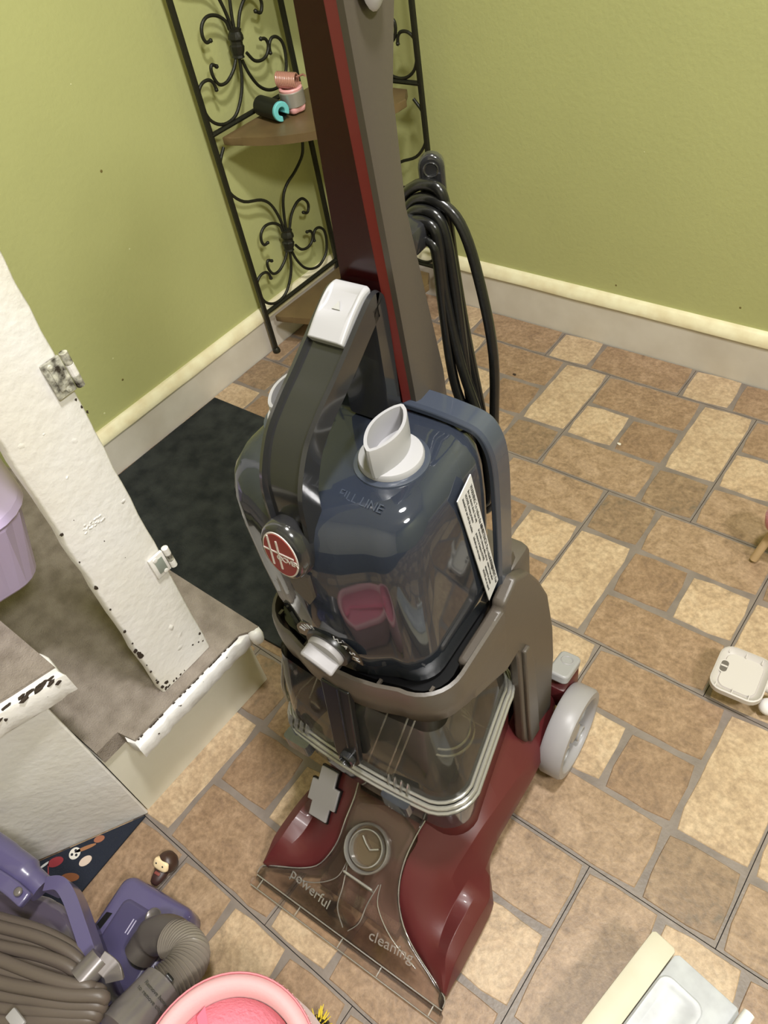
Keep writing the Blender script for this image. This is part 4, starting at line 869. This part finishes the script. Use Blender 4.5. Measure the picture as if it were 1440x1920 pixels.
# ------------------------------------------------------------------ white fitting on the tiles (right edge)
M_off = mat('off_white_plastic', lin(196, 190, 186), rough=0.45)
c1 = Vector((1.2177, -0.7141, 0.0460)); c2 = Vector((1.2155, -0.6352, 0.0460)); c3 = Vector((1.2854, -0.6327, 0.0460)); c4 = Vector((1.2843, -0.7071, 0.0460))
cen = (c1+c2+c3+c4)/4; xd = ((c3-c2)+(c4-c1)).normalized(); ln = ((c3-c2).length+(c4-c1).length)/2; wd = ((c2-c1).length+(c3-c4).length)/2
wf = thing('plastic_tray_fitting', 'small off-white ribbed plastic tray with a slot and rounded end, on the tiles at right', 'fitting', (cen.x, cen.y, 0), math.atan2(xd.y, xd.x))
def ro(w, h, r, z, n=5): return [(x, y, z+.016) for x, y in rrect(w, h, r, n)]
L_, W_ = ln*1.04, wd*1.02
MB().loft([ro(L_-.008, W_-.008, .016, .0225), ro(L_, W_, .018, .024), ro(L_, W_, .018, .033), ro(L_-.004, W_-.004, .016, .034), ro(L_-.006, W_-.006, .015, .032), ro(L_-.020, W_-.018, .012, .0275), ro(L_-.022, W_-.020, .011, .0300)]).obj('tray', M_off, wf, sm=35)
for x in (-.025, -.002, .02):
    for sy in (-1, 1): MB().box((x, sy*(W_/2-.007), .0465), (.0014, .009, .003)).obj('rib', M_off, wf, sm=0)
sl = MB().prism(rrect(.010, .019, .0045, 4, -.024, .003), .0450, .0463).obj('slot', mat('slot_shadow_grey', lin(96, 90, 84), rough=0.6), wf, sm=0)
MB().prism(rrect(.013, .023, .006, 4, -.024, .003), .0455, .04615).obj('slot_rim', M_off, wf, sm=0)
MB().box((-.024, .003, .0466), (.009, .0026, .001)).obj('slot_bar', M_off, wf, sm=0)
MB().box((0.012, 0, 0.020), (.03, .02, .0385), bevel=.003).obj('stem', M_off, wf)
MB().tube([(L_/2-.002, 0, .042), (L_/2+.014, 0, .042)], [.0075, .0085], 14).obj('neck', M_off, wf)
kb = (1.2979, -0.6846, 0.0200)
MB().lathe([(0, -.012), (.008, -.010), (.0125, -.003), (.0125, .003), (.008, .010), (0, .012)], Matrix.Translation(Matrix.Rotation(-math.atan2(xd.y, xd.x), 4, 'Z') @ (Vector(kb)-Vector((cen.x, cen.y, 0)))), 20).obj('end_knob', mat('white_plastic_gloss', lin(232, 230, 228), rough=0.3), wf, sm=80)
MB().tube([Matrix.Rotation(-math.atan2(xd.y, xd.x), 4, 'Z') @ (Vector(p)-Vector((cen.x, cen.y, 0))) for p in (kb, (1.3113, -0.6523, 0.0220), (1.3291, -0.6320, 0.0240))], .007, 12).obj('connector', M_off, wf)
# ------------------------------------------------------------------ pink stool with wooden peg at the right edge
M_pf = mat('pink_fabric', lin(206, 112, 122), rough=0.9, bump=0.8, bscale=300, sheen=0.4)
pc = (1.2132, -0.4110, 0.1000)
pk = thing('pink_plush', 'pink stuffed seat on wooden pegs at the right edge of the tiles', 'stool', (pc[0], pc[1], 0))
MB().lathe([(0, -.028), (.022, -.026), (.032, -.012), (.034, .004), (.028, .020), (.012, .028), (0, .029)], Matrix.Translation((0, 0, .10)), 28).obj('cushion', M_pf, pk, sm=80)
for k in range(3):
    a = math.radians(215+120*k); MB().tube([(0.016*math.cos(a), 0.016*math.sin(a), .078), (0.034*math.cos(a), 0.034*math.sin(a), .0065)], [.0065, .0065], 12).obj('peg', mat('pale_wood', lin(196, 168, 128), rough=0.6), pk)
# ------------------------------------------------------------------ white appliance lid, lower right
A1 = Vector((1.2952, -1.0565, 0.0900)); B1 = Vector((1.2732, -1.1867, 0.0900)); C1 = Vector((1.4004, -1.0685, 0.0900))
ud = (B1-A1).normalized(); vd = (C1-A1); vd = (vd-ud*vd.dot(ud)); W1 = vd.length; vd.normalize()
lb_ = thing('appliance_lid', 'cream and white plastic appliance lying flat with an embossed panel, lower right corner', 'appliance', (A1.x, A1.y, 0))
Mq = Matrix(((ud.x, vd.x, 0, 0), (ud.y, vd.y, 0, 0), (0, 0, 1, 0), (0, 0, 0, 1)))
M_cream = mat('cream_plastic', lin(206, 201, 184), rough=0.42, col2=lin(194, 186, 164), vscale=12)
M_wh = mat('scuffed_white_plastic', lin(192, 195, 200), rough=0.4, col2=lin(176, 178, 184), vscale=60)
LL = 0.42
MB().prism(rrect(LL, W1+.02, .008, 4, LL/2+.006, W1/2+.012), 0.0, .070, Mq, bevel=.002).obj('side_shell', M_cream, lb_, sm=40)
MB().prism([(0.003, 0.0), (0.0, 0.003), (0.0, 0.026), (0.003, 0.029), (LL, 0.029), (LL, 0.0)], .072, .090, Mq, bevel=.0012).obj('cream_frame', M_cream, lb_, sm=40)
MB().prism([(0.006, 0.030), (0.002, 0.034), (0.002, W1-0.004), (0.006, W1), (LL, W1), (LL, 0.030)], .072, .0895, Mq, bevel=.0012).obj('white_panel', M_wh, lb_, sm=40)
emb = MB()
def er(w, h, r, z, cx, cy): return [tuple(Mq @ Vector((x, y, z))) for x, y in rrect(w, h, r, 5, cx, cy)]
ex_, ey_ = .16, W1*0.53
emb.loft([er(.27, .052, .012, .0890, ex_, ey_), er(.266, .048, .011, .0912, ex_, ey_), er(.254, .036, .008, .0912, ex_, ey_), er(.250, .032, .007, .0900, ex_, ey_)]).obj('embossed_frame', M_wh, lb_, sm=30)
MB().tube([Mq @ Vector((.0, W1+.006, .095)), Mq @ Vector((.10, W1+.006, .095))], .006, 12).obj('hinge_bar', mat('white_bar', lin(236, 236, 236), rough=0.4), lb_)
MB().tube(smoothpath([Mq @ Vector((.06, W1+.055, .06)), Mq @ Vector((.03, W1+.04, .06)), Mq @ Vector((.025, W1+.02, .06)), Mq @ Vector((.06, W1+.008, .06))], 6), .009, 12).obj('cream_loop', M_cream, lb_, sm=60)
# ------------------------------------------------------------------ pink bag
M_pb = mat('pink_bag_fabric', lin(234, 178, 184), rough=0.8, bump=0.15, bscale=300, sheen=0.3)
M_mesh = mat('pink_mesh_fabric', lin(226, 140, 156), rough=0.9, bump=1.0, bscale=220)
bc = Vector((1.026, -1.443, 0.17)); br_ = 0.0955
bg = thing('pink_bag', 'round pink padded bag with mesh inside, open at the bottom edge of the photo', 'bag', (bc.x, bc.y, 0))
MB().lathe([(br_*0.80, .001), (br_*0.96, .02), (br_*1.0, .09), (br_*1.0, .155), (br_*.98, .170), (br_*.93, .178), (br_*.86, .178), (br_*.80, .170), (br_*.77, .155), (br_*.76, .10)], None, 56, cap=False).obj('padded_rim', M_pb, bg, sm=70)
MB().lathe([(br_*.77, .160), (br_*.72, .13), (br_*.5, .115), (0.001, .112)], None, 48, cap=False).obj('mesh_lining', M_mesh, bg, sm=70)
MB().lathe([(0.001, .001), (br_*.8, .001), (br_*.8, .004), (0.001, .004)], None, 40, cap=False).obj('bag_base', M_pb, bg)
zp = MB()
for k in range(90):
    a = 2*PI*k/90; zp.box((0, 0, 0), (.0022, .0012, .0016), M=Matrix.Rotation(a, 4, 'Z') @ Matrix.Translation((br_*0.995, 0, .168)))
o = zp.obj('zip_teeth', M_pb, bg, sm=0)
MB().tube([(br_*0.99*math.cos(2*PI*k/60), br_*0.99*math.sin(2*PI*k/60), .171) for k in range(60)], .0012, 6, closed=True).obj('piping', mat('pink_piping', lin(226, 140, 150), rough=0.7), bg, sm=60)
MB().loft([[(x, y+dy, z) for x, y, z in ((-.066, .020, .166), (-.052, .006, .150), (-.035, -.02, .138), (-.02, -.05, .134))] for dy in (0, .012)], closed=False).obj('strap', mat('pink_strap', lin(240, 120, 146), rough=0.7), bg, sm=50)
# yellow tuft beside the bag
yc = (1.0276, -1.3577, 0.0300)
yt = thing('yellow_tuft', 'small yellow and black fuzzy toy at the bottom edge beside the pink bag', 'toy', (yc[0], yc[1], 0))
M_y = mat('yellow_fuzz', lin(236, 214, 70), rough=0.8)
MB().lathe([(0, 0), (.012, .001), (.016, .010), (.012, .022), (0, .026)], None, 16).obj('body', M_black, yt, sm=60)
mb = MB(); rr = random.Random(3)
for k in range(60):
    a = rr.uniform(0, 2*PI); e = rr.uniform(0.3, 1.4); d = Vector((math.cos(a)*math.cos(e), math.sin(a)*math.cos(e), math.sin(e)))
    p = Vector((0, 0, .012))+d*.010; mb.tube([p, p+d*rr.uniform(.010, .018)], [.0012, .0004], 4)
o = mb.obj('fuzz', M_y, yt, sm=0); o['kind'] = 'stuff'

# ------------------------------------------------------------------ purple vacuum lying in the lower left corner
M_pur = mat('purple_plastic', lin(88, 82, 120), rough=0.28, coat=0.4); M_purd = mat('purple_shadow_plastic', lin(72, 67, 100), rough=0.3, coat=0.3)
M_gm = mat('gunmetal_plastic', lin(118, 112, 112), rough=0.28, metal=0.35); M_hose = mat('grey_ribbed_hose', lin(128, 120, 110), rough=0.25, coat=0.4)
M_gc = mat('grey_brown_cord', lin(92, 82, 76), rough=0.45)
V = lambda p: Vector(p)-VO
vac = thing('vacuum_cleaner', 'purple vacuum cleaner with wound grey cord and ribbed hose, lying in the lower left', 'vacuum cleaner', (0.70, -1.52, 0))
VO = Vector((0.70, -1.52, 0))
q1 = V((0.7101, -1.3779, 0.0500)); q2 = V((0.8239, -1.3563, 0.0500))
u_ = (q2-q1); ul = u_.length; u_.normalize(); v_ = Vector((u_.y, -u_.x, 0))
Mh = Matrix(((u_.x, -v_.x, 0, q1.x), (u_.y, -v_.y, 0, q1.y), (0, 0, 1, 0), (0, 0, 0, 1)))
HL = 0.155
hd = MB().loft([[tuple(Mh @ Vector((x, y, z))) for x, y in rrect(w2, h2, r2, 5, ul/2, -HL/2)] for w2, h2, r2, z in ((ul-.006, HL-.006, .014, .001), (ul, HL, .016, .006), (ul, HL, .016, .038), (ul-.006, HL-.006, .014, .047), (ul-.018, HL-.018, .010, .0505))]).obj('powerhead', M_pur, vac, sm=50)
MB().loft([[tuple(Mh @ Vector((x, y, z))) for x, y in rrect(w2, h2, r2, 5, ul/2+.004, -HL/2-.008)] for w2, h2, r2, z in ((ul-.034, HL-.034, .010, .0495), (ul-.040, HL-.040, .009, .0530), (ul-.046, HL-.046, .008, .0535))]).obj('head_cover', M_purd, hd, sm=50)
MB().lathe([(.0095, 0), (.0108, .0012), (.0096, .0022), (.008, .0010)], Mh @ Matrix.Translation((ul*.63, -.030, .0532)), 24).obj('round_button', M_gm, hd, sm=60)
for dx in (0, .004): MB().box((ul*.44+dx, -.052, .0540), (.0012, .018, .0006), M=Mh).obj('head_mark', mat('mark_lilac', lin(190, 184, 210), rough=0.4), hd, sm=0)
MB().prism([(.010, -.052), (.018, -.050), (.014, -.086), (.004, -.092)], .047, .0515, Mh).obj('side_vent', M_black, hd, sm=0)
# neck from head into the hose
MB().tube(smoothpath([V((0.8090, -1.4322, 0.0580)), V((0.8141, -1.4093, 0.0720)), V((0.8362, -1.3928, 0.0850)), V((0.8577, -1.3907, 0.0920))], 6), [.020]*6+[.0225]*6+[.022]*7, 24).obj('neck', mat('neck_dark_grey', lin(84, 78, 76), rough=0.4), vac, sm=60)
hpth = smoothpath([V((0.8475, -1.3933, 0.0900)), V((0.8660, -1.3892, 0.0980)), V((0.8850, -1.3921, 0.1080)), V((0.8934, -1.4060, 0.1180)), V((0.8930, -1.4239, 0.1260)), V((0.8890, -1.4385, 0.1320))], 30)
MB().tube(hpth, [.0205+.0030*math.cos(2*PI*i/6.0) for i in range(len(hpth))], 28).obj('ribbed_hose', M_hose, vac, sm=70)
k0 = V((0.8923, -1.4285, 0.1320)); k1 = V((0.8971, -1.4715, 0.1500))
cf = MB().tube([k0, k0+(k1-k0)*.03, k0+(k1-k0)*.9, k1, k1+(k1-k0)*.35], [.0225, .0250, .0265, .0275, .0275], 32).obj('hose_cuff', M_gm, vac, sm=50)
ax_ = (k1-k0).normalized(); vw = Vector(P)-(k0+VO); sd = ax_.cross(vw).normalized(); upn = sd.cross(ax_).normalized()
MT = basis(tuple((k0+k1)/2+upn*.0270), tuple(sd), tuple(ax_))
text('cuff_lettering', 'Remove hose', 0.0060, M_ink, cf, MT @ Matrix.Translation((0, -.004, 0)) @ Matrix.Rotation(PI, 4, 'Z'), 0.0002)
text('cuff_lettering', 'to remove clog', 0.0060, M_ink, cf, MT @ Matrix.Translation((0, .004, 0)) @ Matrix.Rotation(PI, 4, 'Z'), 0.0002)
MB().box((0, -.024, .0), (.010, .0035, .004), M=MT, bevel=.0008).obj('cuff_slot', M_black, cf)
# body: purple shell, smoky bin, ridge handle
def blob(pts, z, h, name, m, par, r=.01):
    mb = MB().prism([tuple(V(p).xy) for p in pts], z, h)
    return bev(mb.obj(name, m, par, sm=40), r, 4, 30)
body = blob([(0.5251, -1.5341, 0.1000), (0.6713, -1.4775, 0.1000), (0.7266, -1.4417, 0.1000), (0.8263, -1.4719, 0.1000), (0.8752, -1.4684, 0.1000), (0.9201, -1.5021, 0.1000), (0.7599, -1.6639, 0.1000)], .002, .085, 'body_shell', M_purd, vac, .015)
bin_ = blob([(0.5864, -1.5021, 0.1300), (0.6979, -1.4537, 0.1300), (0.7418, -1.4444, 0.1300), (0.8023, -1.4635, 0.1300), (0.7614, -1.5200, 0.1300), (0.7069, -1.5732, 0.1300)], .086, .135, 'dust_bin', mat('smoky_dust_bin', lin(84, 76, 90), rough=0.12, coat=0.6), vac, .012)
rp = smoothpath([V((0.7172, -1.4405, 0.1650)), V((0.7325, -1.4307, 0.1680)), V((0.7554, -1.4330, 0.1680)), V((0.7872, -1.4440, 0.1650)), V((0.8219, -1.4573, 0.1600)), V((0.8328, -1.4622, 0.1550))], 6)
def ribbon(path, wd_, th, name, m, par):
    rings = []
    for i, p in enumerate(path):
        d = (path[min(i+1, len(path)-1)]-path[max(i-1, 0)]).normalized(); s_ = d.cross(Vector((0, 0, 1))).normalized(); n_ = s_.cross(d)
        rings.append([p-s_*wd_/2-n_*th/2, p-s_*wd_/2+n_*th/2, p+s_*wd_/2+n_*th/2, p+s_*wd_/2-n_*th/2])
    o = MB().loft(rings).obj(name, m, par, sm=40); return bev(o, min(wd_, th)*.25, 3, 30)
ribbon(rp, .016, .030, 'ridge', M_pur, vac)
MB().tube(smoothpath([V((0.5734, -1.4660, 0.1750)), V((0.6448, -1.4552, 0.1750)), V((0.6823, -1.4502, 0.1720)), V((0.7092, -1.4491, 0.1650))], 6), [.020]*7+[.019]*6+[.015]*6, 20).obj('top_grip', M_pur, vac, sm=60)
ribbon(smoothpath([V((0.6360, -1.4786, 0.1900)), V((0.6862, -1.4686, 0.1900)), V((0.7182, -1.4657, 0.1860))], 6), .018, .012, 'grip_lever', M_pur, vac)
MB().lathe([(0, .003), (.003, .0028), (.0048, .0018), (.0052, 0)], Matrix.Translation(V((0.7086, -1.4641, 0.1980))), 20).obj('screw', M_gm, vac, sm=60)
# cord hook and wound cord
h0 = V((0.8321, -1.4686, 0.1780)); h1 = V((0.8378, -1.4496, 0.1600))
MB().tube([V((0.8421, -1.4475, 0.1900)), V((0.8415, -1.4747, 0.1900))], [.0135, .0145], 24).obj('cord_hook', M_gm, vac, sm=50)
ribbon(smoothpath([V((0.8450, -1.4501, 0.1960)), V((0.8605, -1.4484, 0.1900)), V((0.8675, -1.4532, 0.1800))], 6), .020, .005, 'hook_flap', M_gm, vac)
cd = []
up = [(1722, .172, 150), (1738, .178, 158), (1757, .174, 150), (1772, .184, 160), (1790, .176, 156)]
cd.append([V((0.6561, -1.5166, 0.1720)), V((0.6978, -1.4980, 0.1720)), V((0.7487, -1.4771, 0.1760)), V((0.7896, -1.4652, 0.1750)), V((0.8186, -1.4618, 0.1680)), V((0.8280, -1.4625, 0.1520))])
cd.append([V((0.6706, -1.5201, 0.1800)), V((0.7115, -1.5017, 0.1800)), V((0.7605, -1.4804, 0.1840)), V((0.8002, -1.4683, 0.1830)), V((0.8267, -1.4657, 0.1760)), V((0.8359, -1.4664, 0.1600))])
cd.append([V((0.6763, -1.5273, 0.1740)), V((0.7170, -1.5088, 0.1740)), V((0.7648, -1.4868, 0.1780)), V((0.8030, -1.4737, 0.1770)), V((0.8252, -1.4716, 0.1700)), V((0.8344, -1.4723, 0.1540))])
cd.append([V((0.6941, -1.5302, 0.1860)), V((0.7338, -1.5121, 0.1860)), V((0.7796, -1.4897, 0.1900)), V((0.8156, -1.4759, 0.1890)), V((0.8336, -1.4748, 0.1820)), V((0.8425, -1.4755, 0.1660))])
cd.append([V((0.7001, -1.5375, 0.1800)), V((0.7395, -1.5193, 0.1800)), V((0.7837, -1.4960, 0.1840)), V((0.8174, -1.4806, 0.1830)), V((0.8327, -1.4789, 0.1760)), V((0.8417, -1.4797, 0.1600))])
cd.append([V((0.7117, -1.5342, 0.1960)), V((0.7523, -1.5176, 0.1960)), V((0.8022, -1.4991, 0.2000)), V((0.8380, -1.4833, 0.1980)), V((0.8562, -1.4716, 0.1920)), V((0.8506, -1.4801, 0.1740))])
cd.append([V((0.7174, -1.5414, 0.1900)), V((0.7578, -1.5247, 0.1900)), V((0.8038, -1.5038, 0.1940)), V((0.8377, -1.4864, 0.1920)), V((0.8633, -1.4687, 0.1860)), V((0.8578, -1.4771, 0.1680))])
cd.append([V((0.7321, -1.5462, 0.1960)), V((0.7716, -1.5297, 0.1960)), V((0.8147, -1.5076, 0.2000)), V((0.8463, -1.4893, 0.1980)), V((0.8740, -1.4693, 0.1920)), V((0.8686, -1.4777, 0.1740))])
cd.append([V((0.7372, -1.5543, 0.1880)), V((0.7766, -1.5377, 0.1880)), V((0.8181, -1.5146, 0.1920)), V((0.8489, -1.4957, 0.1900)), V((0.8744, -1.4768, 0.1840)), V((0.8690, -1.4853, 0.1660))])
cd.append([V((0.7458, -1.5619, 0.1840)), V((0.7848, -1.5453, 0.1840)), V((0.8239, -1.5208, 0.1880)), V((0.8533, -1.5010, 0.1860)), V((0.8749, -1.4850, 0.1800)), V((0.8696, -1.4936, 0.1620))])
cd.append([V((0.7542, -1.5694, 0.1800)), V((0.7929, -1.5528, 0.1800)), V((0.8291, -1.5267, 0.1840)), V((0.8568, -1.5058, 0.1820)), V((0.8738, -1.4921, 0.1760)), V((0.8685, -1.5008, 0.1580))])
for q in cd: MB().tube(smoothpath(q, 6), .0068, 10).obj('cord_turn', M_gc, vac, sm=60)
MB().box(V((0.8219, -1.5363, 0.2050)), (.022, .012, .006), bevel=.002).obj('cord_tag', M_mgrey, vac)
